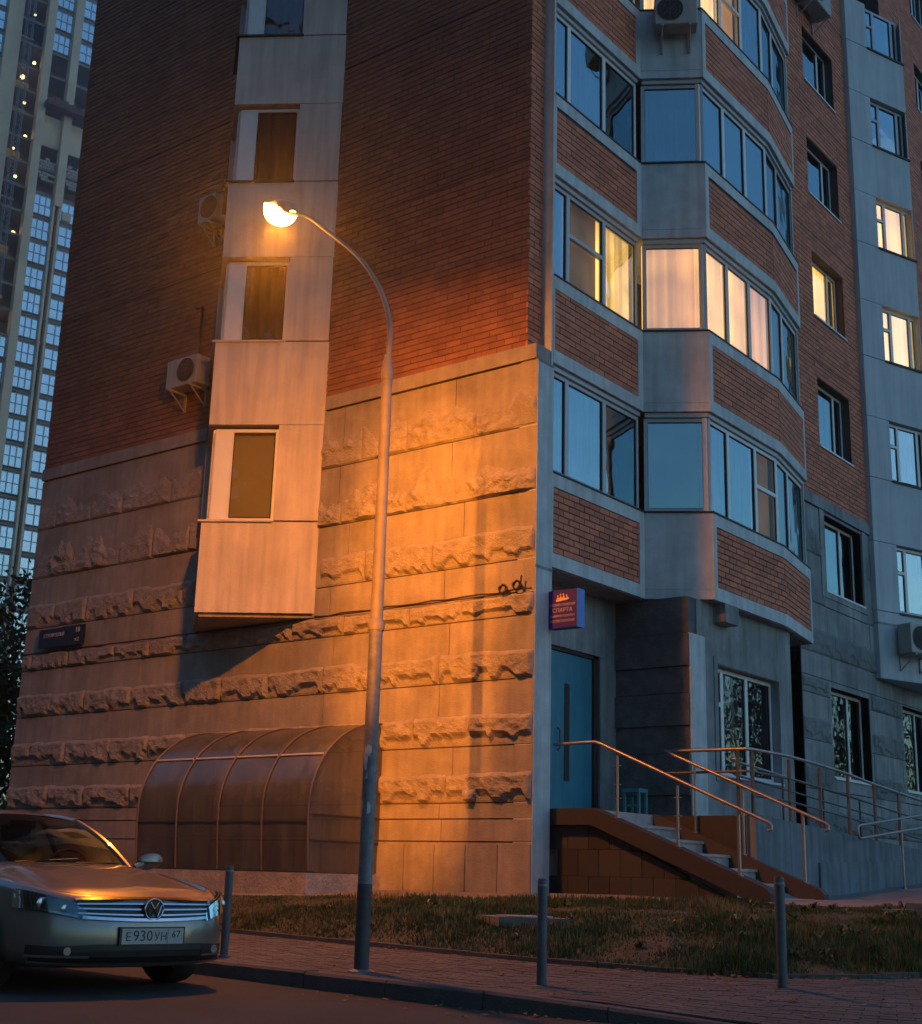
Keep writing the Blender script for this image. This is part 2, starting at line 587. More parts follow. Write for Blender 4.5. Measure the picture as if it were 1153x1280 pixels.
# bricks 20 x 10 cm laid in courses following the kerb
nrow = 26
UD = [0]
for i in range(200):
    p = pfn(i / 200, .5)
    q = pfn((i + 1) / 200, .5)
    UD.append(UD[-1] + math.hypot(p[0] - q[0], p[1] - q[1]))
def u_of(s):
    i = min(max(bisect(UD, s) - 1, 0), 199)
    return (i + (s - UD[i]) / max(UD[i + 1] - UD[i], 1e-6)) / 200
s0, s1 = 7.0, UD[-1] - 3.0
ncol = int((s1 - s0) / 0.205)
for r_ in range(nrow):
    v0, v1 = r_ / nrow + 0.0022, (r_ + 1) / nrow - 0.0022
    for c in range(ncol):
        sa = s0 + (c + 0.5 * (r_ % 2)) * 0.205
        ua, ub = u_of(sa + 0.003), u_of(sa + 0.202)
        h = 0.009 + random.uniform(-.0015, .002)
        P = [pfn(ua, v0), pfn(ub, v0), pfn(ub, v1), pfn(ua, v1)]
        b = len(m.v)
        m.v += [(x, y, z + h + random.uniform(-.001, .001)) for x, y, z in P] + [(x, y, z - .004) for x, y, z in P]
        m.f += [(b, b + 1, b + 2, b + 3), (b + 4, b + 5, b + 1, b), (b + 5, b + 6, b + 2, b + 1), (b + 6, b + 7, b + 3, b + 2), (b + 7, b + 4, b, b + 3)]
        m.mi += [0] * 5
kind(m.build('paving_brick', M_PAVE, pav), 'stuff')
# thin edging kerb between pavement and grass, one stone each
BD = arclen(BS)
edging = thing('edging_kerb', 'low concrete edging between pavement and grass', 'edging', (0, -3.4, 0.2))
kind(edging, 'structure')
s = 0.0
while s < BD[-1] - 1.0:
    a, ta = at_len(BS, BD, s + 0.005)
    b, tb = at_len(BS, BD, s + 0.995)
    na = Vector((-ta.y, ta.x))
    nb = Vector((-tb.y, tb.x))
    z0 = 0.255 + random.uniform(-.008, .008)
    m = MB()
    a2, b2 = a.to_2d(), b.to_2d()
    m.prism([tuple(a2 - na * .01), tuple(b2 - nb * .01), tuple(b2 + nb * .07), tuple(a2 + na * .07)], 0.0, z0)
    m.build('edging_stone', M_KERB, edging)
    s += 1.0
# grass slope
def slope(u, v):
    b = at(BS, u)
    e = at(ES, u)
    p = Vector((b.x, b.y, 0.215)).lerp(e, v)
    p.z += 0.10 * math.sin(v * math.pi) * (1.0 if v < 1 else 0) + 0.05 * (float(fbm(np.array([p.x * 1.3]), np.array([p.y * 1.3]), 3, 5)[0]) - 0.45) * min(1, 6 * v * (1 - v) + .05)
    return (p.x, p.y, p.z - 0.03 * (v > 0.995))
m = MB()
m.grid(slope, 90, 24)
kind(m.build('grass_slope', M_SOIL, smooth=True), 'structure')
rng = np.random.default_rng(3)
nb = 90000
GU = np.linspace(0, 1, 181)
tabv = np.array([[slope(u, v) for v in np.linspace(0.0, 1, 25)] for u in GU])
uu = rng.random(nb) * 0.8 + 0.2
vv = rng.random(nb) ** 0.9
iu = np.clip((uu * 180).astype(int), 0, 179)
iv = np.clip((vv * 24).astype(int), 0, 23)
fu = (uu * 180 - iu)[:, None]
fv = (vv * 24 - iv)[:, None]
P = (tabv[iu, iv] * (1 - fu) + tabv[iu + 1, iv] * fu) * (1 - fv) + (tabv[iu, iv + 1] * (1 - fu) + tabv[iu + 1, iv + 1] * fu) * fv
dens = fbm(P[:, 0] * 1.1, P[:, 1] * 1.1, 4, 21)
keep = dens + rng.random(nb) * 0.35 > 0.44
P = P[keep]
dens = dens[keep]
n = len(P)
hgt = (0.018 + 0.042 * rng.random(n) ** 2) * (0.4 + 1.5 * np.clip((dens - .3) * 3, 0, 1.4))
an = rng.random(n) * 6.283
wd = 0.006 + 0.008 * rng.random(n)
lean = 0.5 * rng.random(n) * hgt
la = rng.random(n) * 6.283
V = np.empty((n, 3, 3))
V[:, 0] = P + np.stack([np.cos(an) * wd, np.sin(an) * wd, np.zeros(n) - .01], 1)
V[:, 1] = P - np.stack([np.cos(an) * wd, np.sin(an) * wd, np.zeros(n) + .01], 1)
V[:, 2] = P + np.stack([np.cos(la) * lean, np.sin(la) * lean, hgt], 1)
me = bpy.data.meshes.new('grass')
me.from_pydata(V.reshape(-1, 3).tolist(), [], np.arange(3 * n).reshape(-1, 3).tolist())
me.materials.append(M_GRASS)
go = bpy.data.objects.new('grass', me)
COL.objects.link(go)
kind(go, 'stuff')
go['label'] = 'patchy dry grass on the bank below the building'
# weeds tufts: broad leaves clumps
m = MB()
for k in range(70):
    u = 0.3 + 0.65 * random.random()
    v = random.random() * 0.9 + .05
    c = Vector(slope(u, v))
    for j in range(14):
        a = random.uniform(0, 6.283)
        l = random.uniform(.04, .10)
        d = Vector((math.cos(a), math.sin(a), 0))
        t = Vector((-d.y, d.x, 0)) * l * .16
        p1 = c + d * l * .5 + Vector((0, 0, l * random.uniform(.4, .9)))
        p2 = c + d * l + Vector((0, 0, l * random.uniform(.1, .9)))
        m.poly([c, p1 - t, p2, p1 + t])
kind(m.build('weeds', M_GRASS), 'stuff')
bpy.data.objects['weeds']['label'] = 'broad leaved weeds scattered in the grass'
# concrete path along the foot of the wall
m = MB()
PATHI = [(-8.0, 0.1), (-5.6, 0.1), (-2.7, 0.1), (-1.4, 0.1), (1.27, 0.6), (3.1, 2.1), (3.4, 4.0), (3.6, 5.4), (3.7, 7.0), (3.7, 9.6)]
PIZ = [0.62, 0.66, 0.70, 0.715, 0.735, 0.745, 0.80, 0.9, 1.0, 1.2]
PI_ = smooth_poly([Vector((p[0], p[1], z)) for p, z in zip(PATHI, PIZ)], 8)
def pathf(u, v):
    e = at(ES, u)
    i = at(PI_, u)
    p = e.lerp(i, v)
    return (p.x, p.y, p.z + (0 if v > 0 else -0.0))
m.grid(pathf, 80, 6)
def pathedge(u, v):
    e = at(ES, u)
    return (e.x, e.y, e.z - 0.16 * v)
m.grid(pathedge, 80, 1)
kind(m.build('path', M_PATH), 'structure')
m = MB()
def yard(u, v):
    i = at(PI_, u)
    o = Vector((-0.2 + 2.4 * u, 0.6 + 9 * u, i.z + .02))
    p = i.lerp(o, v)
    return (p.x, p.y, p.z)
def yard2(u, v):
    x = 1.6 + 9 * u
    y = 1.0 + 14 * v
    base = 0.72 + 0.06 * max(y - 3.2, 0) * (1.0 if x < 5 else 1.0)
    return (x, y, base - 0.012)
m.grid(yard2, 10, 14)
kind(m.build('yard', M_PATH), 'structure')

exec_after = []
# ------------------------------------------------------------------ lower walls
def bands(F, u0, u1, levels, holes, mc, mr, seed, prefix=''):
    """smooth courses with split-face bands, each a piece"""
    pass
# joint levels of the concrete storeys: (bottom of the rough band, top of the rough band)
ROUGH_HI = [(6.70, 7.14, 0.05), (5.80, 6.24, 0.06), (4.89, 5.32, 0.065)]
ROUGH_LO = [(4.15, 4.43, 0.075), (3.34, 3.72, 0.08), (2.51, 2.90, 0.085), (1.80, 2.16, 0.085)]
JOINTS = [0.4, 1.32, 1.60, 1.80, 2.51, 3.34, 4.15, 4.455, 4.89, 5.80, 6.70, 7.62]
def concrete_wall(F, u0, u1, holes, mc, mr, seed, splits, zb=0.4, thick=0.30):
    for za, zb_ in zip(JOINTS, JOINTS[1:]):
        offs = random.uniform(-.2, .2)
        us = [u0] + [s_ + offs for s_ in splits if u0 + .4 < s_ + offs < u1 - .4] + [u1]
        for a, b in zip(us, us[1:]):
            g = 0.006
            pr = random.uniform(-.004, .004)
            groups = []
            for c in cells(a + (g if a > u0 else 0), b - (g if b < u1 else 0), za + 0.009, zb_ - 0.009, holes):
                hit = [q for q in groups if any(min(abs(c[0] - d[1]), abs(c[1] - d[0])) < 1e-4 and c[2] < d[3] and c[3] > d[2] for d in q)]
                new = [c]
                for q in hit:
                    new += q
                    groups.remove(q)
                groups.append(new)
            for q in groups:
                m = MB()
                for c in q:
                    m.fbox(F, c[0], c[1], -thick, pr, c[2], c[3])
                m.build('concrete_panel', mc, bld)
    # recessed joint filler
    m = MB()
    for c in cells(u0, u1, JOINTS[0], JOINTS[-1], holes):
        m.fbox(F, c[0], c[1], -thick + .02, -0.018, c[2], c[3])
    m.build('joint_filler', M_MORT, bld)
    for bi, (z0, z1, amp) in enumerate(ROUGH_HI + ROUGH_LO):
        lo = amp > 0.06
        for a, b in [(u0, u1)]:
            us = [u0] + [s_ + 0.35 * ((bi * 37) % 5 - 2) / 2 + e_ for s_ in splits for e_ in (0, 1.05 + .2 * math.sin(bi * 3 + s_))] + [u1]
            us = sorted(x for x in us if u0 <= x <= u1)
            for a, b in zip(us, us[1:]):
                for (c0, c1, cz0, cz1) in cells(a + .008, b - .008, z0, z1, [(h[0] - .1, h[1] + .1, h[2] - .1, h[3] + .1) for h in holes if h[2] < z1 and h[3] > z0]):
                    if c1 - c0 < .15 or cz1 - cz0 < (z1 - z0) * .9:
                        continue
                    nu = max(4, int((c1 - c0) / 0.025))
                    nz = 18 if lo else 15
                    U = np.linspace(c0, c1, nu + 1)[:, None] * np.ones((1, nz + 1))
                    T = np.linspace(0, 1, nz + 1)[None, :] * np.ones((nu + 1, 1))
                    sd = seed + bi * 13
                    jag = fbm(U * 3.2, U * 0 + bi, 4, sd) - 0.47
                    top = 1.0 + jag * (0.22 if lo else 1.5)
                    Z = z0 + 0.004 + (z1 - z0) * T * np.clip(top, .35, 1.6)
                    f1 = fbm(U * 7, Z * 9, 4, sd + 3)
                    rid = 1 - np.abs(2 * fbm(U * 4.5 + Z * 2, Z * 5 - U, 4, sd + 7) - 0.95)
                    big = fbm(U * 2.1, Z * 2, 2, sd + 5)
                    prof = np.clip(T * 14, 0, 1) * np.clip((1 - T) * (7 if lo else 3), 0, 1)
                    if lo:
                        body = 0.45 + 0.9 * f1 * 0.7 + 0.6 * (rid - .55)
                        notch = np.clip((vn(U * 5.2, U * 0 + bi, sd + 31) * .6 + vn(U * 11, U * 0, sd + 33) * .4 - .30) * 3.2, 0, 1)
                        cut = np.clip((T - .33 * notch) * 9 + .12, 0.0, 1)
                        D = .8 * amp * prof * np.clip(body, 0.1, 1.4) * cut
                    else:
                        cover = np.clip((fbm(U * 1.3, Z * 1.5, 3, sd + 9) - 0.30) * 6, 0, 1)
                        chip = np.clip((fbm(U * 3.1, Z * 4, 3, sd + 17) - .42) * 9, 0, 1)
                        D = 1.15 * amp * prof * np.clip(0.05 + 1.2 * (rid - .45) + .8 * f1, 0, 1.4) * (.25 + .75 * cover) * (.5 + .5 * chip)
                    if F is FB:
                        D = D * .38
                    D = D + 0.006 * np.clip(prof, 0, 1)
                    e = np.clip(np.minimum(U - c0, c1 - U) * 30, 0, 1)
                    D = D * (0.15 + 0.85 * e)
                    m = MB()
                    b_ = 0
                    for i in range(nu + 1):
                        for j in range(nz + 1):
                            m.v.append(F.p(U[i, j], D[i, j] + (0.0 if 0 < j < nz else -0.01), Z[i, j]))
                    for i in range(nu):
                        for j in range(nz):
                            k = i * (nz + 1) + j
                            m.f.append((k, k + nz + 1, k + nz + 2, k + 1) if F is not FA else (k, k + nz + 1, k + nz + 2, k + 1))
                            m.mi.append(0)
                    m.build('split_face_band', mr, bld)
SPL = [1.35 + 2.1 * i for i in range(6)]
BAYH = [(4.0, 6.45, 4.52, 9)]
concrete_wall(FA, 0.0, 10.9, BAYH, M_CONC, M_ROUGH, 11, SPL)
# plinth slabs, half metre wide, standing proud of the wall
for i in range(22):
    a, b = i * 0.5 - 0.0, (i + 1) * 0.5
    if b > 10.9:
        b = 10.9
    m = MB()
    m.fbox(FA, a + .006, b - .006, -0.02, 0.02 + random.uniform(-.004, .004), 0.45, 1.285)
    m.build('plinth_slab', M_CONC, bld)
# ledge under the bricks
for (F, a, b, mm) in ((FA, 0.0, 3.86, M_CONC), (FA, 6.5, 10.9, M_CONC), (FB, 7.62, 11.55, M_CONCB)):
    m = MB()
    m.fbox(F, a, b, -0.3, 0.035, 7.63, 7.84)
    m.build('ledge', mm, bld)
# end face of the front wall, pale plaster, and the corner pillar above it
m = MB()
m.box((-0.28, 0.004, 0.45), (0.008, 0.38, 7.62))
m.build('corner_pillar', M_BALC, bld)
m = MB()
m.box((-0.3, 0.33, 7.63), (-0.003, 0.377, 26))
m.build('corner_pillar', M_BALC, bld)
for z in (4.78, 7.62):
    m = MB()
    m.box((-0.26, 0.002, z - .02), (0.012, 0.385, z + .02))
    m.build('joint', M_CONCB, bld)

# ------------------------------------------------------------------ bricks
CO, BL, JT = 0.094, 0.258, 0.015
def brick_rows(F, u0, u1, z0, z1, holes, mm, name='brick', n0=-0.03, n1=0.0, parent=None, off=0):
    m = MB()
    nr = int((z1 - z0) / CO + .01)
    for r_ in range(nr):
        za, zb = z0 + r_ * CO + JT / 2, z0 + (r_ + 1) * CO - JT / 2
        u = u0 - (BL / 2 if (r_ + off) % 2 else 0)
        while u < u1:
            a, b = max(u + (.003 if mm is M_BRICKA else .0055), u0), min(u + BL - (.003 if mm is M_BRICKA else .0055), u1)
            u += BL
            if b - a < 0.03:
                continue
            segs = [(a, b)]
            for h in holes:
                if h[2] < (za + zb) / 2 < h[3]:
                    ns = []
                    for (p, q) in segs:
                        if h[0] >= q or h[1] <= p:
                            ns.append((p, q))
                        else:
                            if h[0] > p:
                                ns.append((p, h[0]))
                            if h[1] < q:
                                ns.append((h[1], q))
                    segs = ns
            for (p, q) in segs:
                if q - p < 0.02:
                    continue
                n = n1 + random.uniform(-.003, .002)
                P = [F.p(p, n, za), F.p(q, n, za), F.p(q, n, zb), F.p(p, n, zb), F.p(p, n0, za), F.p(q, n0, za), F.p(q, n0, zb), F.p(p, n0, zb)]
                k = len(m.v)
                m.v += P
                m.f += [(k, k + 1, k + 2, k + 3), (k + 4, k + 5, k + 1, k), (k + 5, k + 6, k + 2, k + 1), (k + 6, k + 7, k + 3, k + 2), (k + 7, k + 4, k, k + 3)]
                m.mi += [0] * 5
    o = m.build(name, mm, parent or bld)
    kind(o, 'stuff')
    return o
def backing(F, u0, u1, z0, z1, holes, n0, n1, mm, name):
    m = MB()
    for c in cells(u0, u1, z0, z1, holes):
        m.fbox(F, c[0], c[1], n0, n1, c[2], c[3])
    return m.build(name, mm, bld)
TOP = 26.0
FAB = Fr((-0.17, 0), (-1, 0), (0, -1))
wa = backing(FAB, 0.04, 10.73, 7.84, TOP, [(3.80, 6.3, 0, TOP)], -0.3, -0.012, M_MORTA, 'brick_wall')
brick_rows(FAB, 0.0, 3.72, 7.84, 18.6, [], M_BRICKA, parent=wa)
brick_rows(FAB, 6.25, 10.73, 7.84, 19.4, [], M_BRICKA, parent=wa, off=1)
# recessed seams every storey on the front brick wall
for z in (10.70, 13.5, 16.3):
    for a, b in ((0.0, 3.7), (6.3, 10.73)):
        m = MB()
        m.fbox(FAB, a, b, -0.02, 0.004, z - .012, z + .012)
        m.build('seam', M_MORT, bld)
FR = Fr((-0.17, 0), (0, 1), (1, 0))
wr = backing(FR, 0.005, 0.33, 7.84, TOP, [], -0.2, -0.012, M_MORT, 'brick_return')
brick_rows(FR, 0.0, 0.33, 7.84, 17.5, [], M_BRICK, parent=wr, off=1)

# ------------------------------------------------------------------ windows
def window(F, u0, u1, z0, z1, rec, bars, fm, panes, name='window', fw_=0.055, gmat=None, sill=None, label=None, depth=0.06):
    """bars: list of ('v',u) / ('h',ua,ub,z) members; panes: list of (ua,ub,za,zb,backing material or None)"""
    m = MB()
    n1 = -rec
    n0 = -rec - depth
    m.fbox(F, u0, u0 + fw_, n0, n1, z0, z1)
    m.fbox(F, u1 - fw_, u1, n0, n1, z0, z1)
    m.fbox(F, u0 + fw_, u1 - fw_, n0, n1, z0, z0 + fw_)
    m.fbox(F, u0 + fw_, u1 - fw_, n0, n1, z1 - fw_, z1)
    for b in bars:
        if b[0] == 'v':
            w = b[2] if len(b) > 2 else 0.07
            m.fbox(F, b[1] - w / 2, b[1] + w / 2, n0, n1 + .003, z0 + fw_, z1 - fw_)
        else:
            m.fbox(F, b[1], b[2], n0, n1 + .001, b[3] - .03, b[3] + .03)
    w = m.build(name, fm, bld)
    for (a, b, c, d, bk) in panes:
        m = MB()
        q = [F.p(a - .004, n1 - .025, c - .004), F.p(b + .004, n1 - .025, c - .004), F.p(b + .004, n1 - .025, d + .004), F.p(a - .004, n1 - .025, d + .004)]
        m.poly(q if F.u.y * F.n.x - F.u.x * F.n.y > 0 else q[::-1])
        g = m.build('insect_screen' if bk in (M_LITD, M_LITB) else 'pane', M_SCREEN if bk in (M_LITD, M_LITB) else (gmat or M_GLASS), w)
        # dark seal line round the pane
        m = MB()
        t = 0.012
        for q in ((a, a + t, c, d), (b - t, b, c, d), (a + t, b - t, c, c + t), (a + t, b - t, d - t, d)):
            m.fbox(F, q[0], q[1], n1 - .03, n1 - .012, q[2], q[3])
        m.build('seal', M_DARKF, w)
        if bk is not None:
            m = MB()
            if bk in (M_CURT, M_CURTB, M_LITW, M_LITS, M_LITP):
                k = max(6, int((b - a) / .05))
                for i in range(k):
                    ua, ub = a - .06 + (b - a + .12) * i / k, a - .06 + (b - a + .12) * (i + 1) / k
                    da = n0 - .05 - .036 * math.sin(i * 1.9 + a * 7) - .012 * math.sin(i * 4.1)
                    db = n0 - .05 - .036 * math.sin((i + 1) * 1.9 + a * 7) - .012 * math.sin((i + 1) * 4.1)
                    m.poly([F.p(ua, da, c - .05), F.p(ub, db, c - .05), F.p(ub, db, d + .10), F.p(ua, da, d + .10)])
                m.build('curtain', bk, w, smooth=True)
            elif bk is M_BLIND:
                m.fbox(F, a - .03, b + .03, n0 - .03, n0 - .02, c - .05, d + .05)
                m.build('blind', bk, w)
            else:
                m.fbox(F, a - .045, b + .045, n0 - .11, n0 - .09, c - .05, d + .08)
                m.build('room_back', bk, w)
    if sill:
        m = MB()
        m.fbox(F, u0 - .03, u1 + .03, -rec, sill, z0 - .035, z0 - .002)
        m.build('sill', M_ALU if fm is not M_PVC else M_PVC, w)
    return w

# --- loggias and bay on the right-hand side
SILL = [6.13, 8.99, 11.84, 14.62, 17.40]
LINT = [4.84, 7.70, 10.56, 13.37, 16.17, 18.97]
def bal_panel(F, W, z0, z1, brick, individual, ext=(0, 0), mm=M_BALC):
    """a parapet: pale concrete frame with an inset of brick"""
    m = MB()
    a0, a1 = ext
    m.fbox(F, a0, W + a1, -0.14, -0.04, z0 + .01, z1)
    tb, bb, sl, sr = 0.19, 0.19, 0.05 + (.06 if F is F3 else 0), 0.14
    if F is F1:
        sl = 0.03
    if F is F3:
        sr = 0.0
    if F is F4:
        sl, sr = 0.0, 0.1
    if brick:
        m.fbox(F, a0, W + a1, -0.06, 0.0, z0, z0 + bb)
        m.fbox(F, a0, W + a1, -0.06, 0.0, z1 - tb, z1)
        if sl:
            m.fbox(F, a0, sl, -0.06, 0.0, z0 + bb, z1 - tb)
        if sr:
            m.fbox(F, W - sr, W + a1, -0.06, 0.0, z0 + bb, z1 - tb)
    else:
        m.fbox(F, a0, W + a1, -0.06, -0.004, z0, z0 + .13)
        m.fbox(F, a0, W + a1, -0.06, -0.008, z0 + .14, z1)
    p = m.build('balcony_panel', mm, bld)
    if brick:
        bz0, bz1 = z0 + bb + .004, z1 - tb - .004
        u0, u1 = sl + .004, W - sr - .004
        mq = MB()
        mq.fbox(F, u0, u1, -0.05, -0.022, bz0, bz1)
        mq.build('mortar_bed', M_MORT, p)
        if not individual:
            nr = round((bz1 - bz0) / CO)
            o = brick_rows(F, u0, u1, bz0, bz0 + nr * CO + .002, [], M_BRICK, parent=p, n0=-.045, n1=-.008)
        else:
            nr = round((bz1 - bz0) / CO)
            co = (bz1 - bz0) / nr
            ang = math.atan2(F.u.y, F.u.x)
            for r_ in range(nr):
                u = u0 - (BL / 2 if r_ % 2 else 0)
                while u < u1:
                    a, b = max(u + .006, u0), min(u + BL - .006, u1)
                    u += BL
                    if b - a < .03:
                        continue
                    key = round(b - a, 3)
                    if key not in BRM:
                        q = MB()
                        c = .004
                        hw, hh = (b - a) / 2, co / 2 - JT / 2
                        # bevelled brick face looking along -y (outwards)
                        q.v += [(-hw, 0.037, -hh), (hw, 0.037, -hh), (hw, 0.037, hh), (-hw, 0.037, hh), (-hw, c, -hh), (hw, c, -hh), (hw, c, hh), (-hw, c, hh), (-hw + c, 0, -hh + c), (hw - c, 0, -hh + c), (hw - c, 0, hh - c), (-hw + c, 0, hh - c)]
                        q.f += [(8, 9, 10, 11), (4, 5, 9, 8), (5, 6, 10, 9), (6, 7, 11, 10), (7, 4, 8, 11), (0, 1, 5, 4), (1, 2, 6, 5), (2, 3, 7, 6), (3, 0, 4, 7)]
                        me = bpy.data.meshes.new('brick')
                        me.from_pydata(q.v, [], q.f)
                        me.materials.append(M_BRICK)
                        BRM[key] = me
                    o = bpy.data.objects.new('brick', BRM[key])
                    COL.objects.link(o)
                    o.parent = p
                    pos = Vector(F.p((a + b) / 2, -.008 + random.uniform(-.003, .003), bz0 + (r_ + .5) * co)) - OFF[p.name]
                    o.location = pos
                    o.rotation_euler = (random.uniform(-.006, .006), 0, ang + random.uniform(-.006, .006))
    # sill profile on top: dark drip line and pale cap
    m = MB()
    m.fbox(F, a0, W + a1, -0.12, 0.012, z1 - .004, z1 + .022)
    m.build('drip_strip', M_DARKF, p)
    return p
BRM = {}
SOFF = [(-0.9, 0.38), (-0.005, 0.38), (-0.005, 2.795), (0.832, 3.326), (0.832, 5.775), (0.525, 7.49), (0.1, 7.49), (-0.9, 7.49)]
def inset(d):
    return [(-0.9, 0.38), (0 - d, 0.38), (0 - d, 2.8 + d * .2), (0.84 - d, 3.33 + d * .3), (0.84 - d, 5.78 - d * .1), (0.53 - d, 7.5 - d), (-0.9, 7.5 - d)]
for k in range(5):
    ind = (k == 0)
    z0, z1 = LINT[k], SILL[k]
    bal_panel(F1, W1, z0, z1, True, k in (0, 1) and ind or False)
    bal_panel(F2, W2, z0, z1, False, False)
    bal_panel(F3, W3, z0, z1, True, ind)
    bal_panel(F4, W4, z0, z1, True, ind)
    m = MB()
    m.prism(inset(0.02), z0 + 0.003 if k else z0 + .02, z0 + 0.16)
    m.build('floor_slab', M_BALC, bld)
    # grey trim board beneath each slab edge
    if k:
        m = MB()
        for F, W in ((F1, W1), (F2, W2), (F3, W3), (F4, W4)):
            m.fbox(F, 0.02, W - .02, -0.16, -0.05, z0 - .075, z0 - .01)
        m.build('trim_board', M_ALU, bld)
# end closing of the balcony stack
m = MB()
for k in range(5):
    m.box((0.1, 7.44, LINT[k]), (0.525, 7.5, SILL[k]))
    m.box((0.1, 7.44, SILL[k]), (0.48, 7.47, LINT[k + 1]))
m.build('balcony_end', M_BALC, bld)
def zb(k):
    return SILL[k] + .028, LINT[k + 1] - .085
def bwin(F, W, k, cuts, backs, fm=M_ALU, rec=0.09, hbars=()):
    z0, z1 = zb(k)
    fwd = .055
    bars = [('v', c, .085) for c in cuts] + [('h', *h) for h in hbars]
    ed = [fwd] + [c for c in cuts] + [W - fwd]
    ps = []
    for i, bk in enumerate(backs):
        a = ed[i] + (.0425 if i else 0)
        b = ed[i + 1] - (.0425 if i < len(cuts) else 0)
        ps.append((a, b, z0 + fwd, z1 - fwd, bk))
    return window(F, .005, W - .005, z0, z1, rec, bars, fm, ps)
mid = lambda k, f=.56: zb(k)[0] + f * (zb(k)[1] - zb(k)[0])
D = M_ROOM
# storey by storey: loggia, chamfer, bay front, bay end
bwin(F1, W1, 0, [.47, 1.45], [M_CURT, M_CURT, D], M_ALU)
bwin(F2, W2, 0, [], [D], M_ALU)
bwin(F3, W3, 0, [.72, 1.66], [M_CURT, M_CURT, M_LITD], M_PVC, hbars=[(1.70, 2.38, mid(0))])
bwin(F4, W4, 0, [.72], [M_CURT, M_CURT], M_PVC)
bwin(F1, W1, 1, [.47, 1.45], [M_CURT, M_LITD, M_LITY], M_ALU, hbars=[(.51, 1.41, mid(1))])
bwin(F2, W2, 1, [], [M_LITP], M_ALU)
bwin(F3, W3, 1, [.84, 1.62], [M_LITW, M_LITW, M_LITP], M_ALU)
bwin(F4, W4, 1, [.72], [M_CURT, M_CURT], M_PVC)
bwin(F1, W1, 2, [.47, 1.45], [M_CURTB, M_CURTB, D], M_PVC)
bwin(F2, W2, 2, [], [M_CURTB], M_ALU)
bwin(F3, W3, 2, [.84, 1.62], [D, D, D], M_PVC)
bwin(F4, W4, 2, [.72], [D, D], M_ALU)
bwin(F1, W1, 3, [.47, 1.45], [D, D, D], M_PVC)
bwin(F2, W2, 3, [], [M_LITY], M_ALU)
bwin(F3, W3, 3, [.84, 1.62], [M_LITS, M_LITB, M_CURT], M_PVC, hbars=[(.88, 1.58, mid(3))])
bwin(F4, W4, 3, [.72], [D, D], M_PVC)
for F, W in ((F1, W1), (F2, W2), (F3, W3), (F4, W4)):
    bwin(F, W, 4, [], [D], M_PVC)

# --- far part of the right-hand wall
WBW = [(16.73, 18.03, D), (14.17, 15.43, D), (11.55, 12.90, M_LITY), (8.90, 10.27, M_CURT), (6.11, 7.56, M_CURT)]
holesB = [(9.2, 10.75, a, b) for a, b, _ in WBW[:4]] + [(9.2, 10.75, 19.4, 20.7)]
holesS = [(9.2, 11.0, 6.11, 7.56), (9.2, 11.0, 2.75, 4.35), (12.75, 14.4, 2.75, 4.42)]
wb = backing(FB, 7.0, 11.6, 7.84, TOP, holesB, -0.3, -0.012, M_MORT, 'brick_wall')
brick_rows(FB, 7.3, 11.6, 7.84, 22.4, holesB, M_BRICK, parent=wb)
m = MB()
for z in (10.62, 13.3, 16.1, 18.9):
    m.fbox(FB, 7.4, 11.6, -0.02, .004, z - .012, z + .012)
m.build('seam', M_MORT, bld)
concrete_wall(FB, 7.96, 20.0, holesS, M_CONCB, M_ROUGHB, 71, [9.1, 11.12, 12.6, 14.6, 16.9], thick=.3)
def bwindow(u0, u1, z0, z1, bk, lits, fr=M_PVC, gm=None):
    a, b, c = u0 + .33, u0 + .36, u0 + .98
    zt = z0 + .62 * (z1 - z0)
    window(FB, u0 + .01, u1 - .01, z0 + .01, z1 - .01, 0.17, [('v', u0 + .36, .08), ('v', u0 + 1.12, .07), ('h', u0 + .06, u0 + .33, zt)], fr,
           [(u0 + .065, u0 + .32, z0 + .065, zt - .03, bk), (u0 + .065, u0 + .32, zt + .03, z1 - .065, bk), (u0 + .40, u0 + 1.085, z0 + .065, z1 - .065, bk), (u0 + 1.155, u1 - .065, z0 + .065, z1 - .065, lits)], sill=0.03, gmat=gm)
for a, b, bk in WBW[:4]:
    bwindow(9.2, 10.75, a, b, M_LITS if bk is M_LITY else bk, M_LITY if bk is M_LITY else D)
bwindow(9.2, 10.75, 19.4, 20.7, D, D)
bwindow(9.2, 11.0, 6.11, 7.56, M_CURT, D)
bwindow(9.2, 11.0, 2.75, 4.35, D, D, gm=M_GLASSA)
bwindow(12.75, 14.4, 2.75, 4.42, D, D, gm=M_GLASSA)
# concrete surround of the stone-storey window
m = MB()
for q in ((8.98, 9.19, 6.102, 7.62), (11.01, 11.2, 6.102, 7.62), (8.98, 11.2, 5.98, 6.10)):
    m.fbox(FB, q[0], q[1], -0.05, 0.018, q[2], q[3])
m.build('window_surround', M_CONCB, bld)

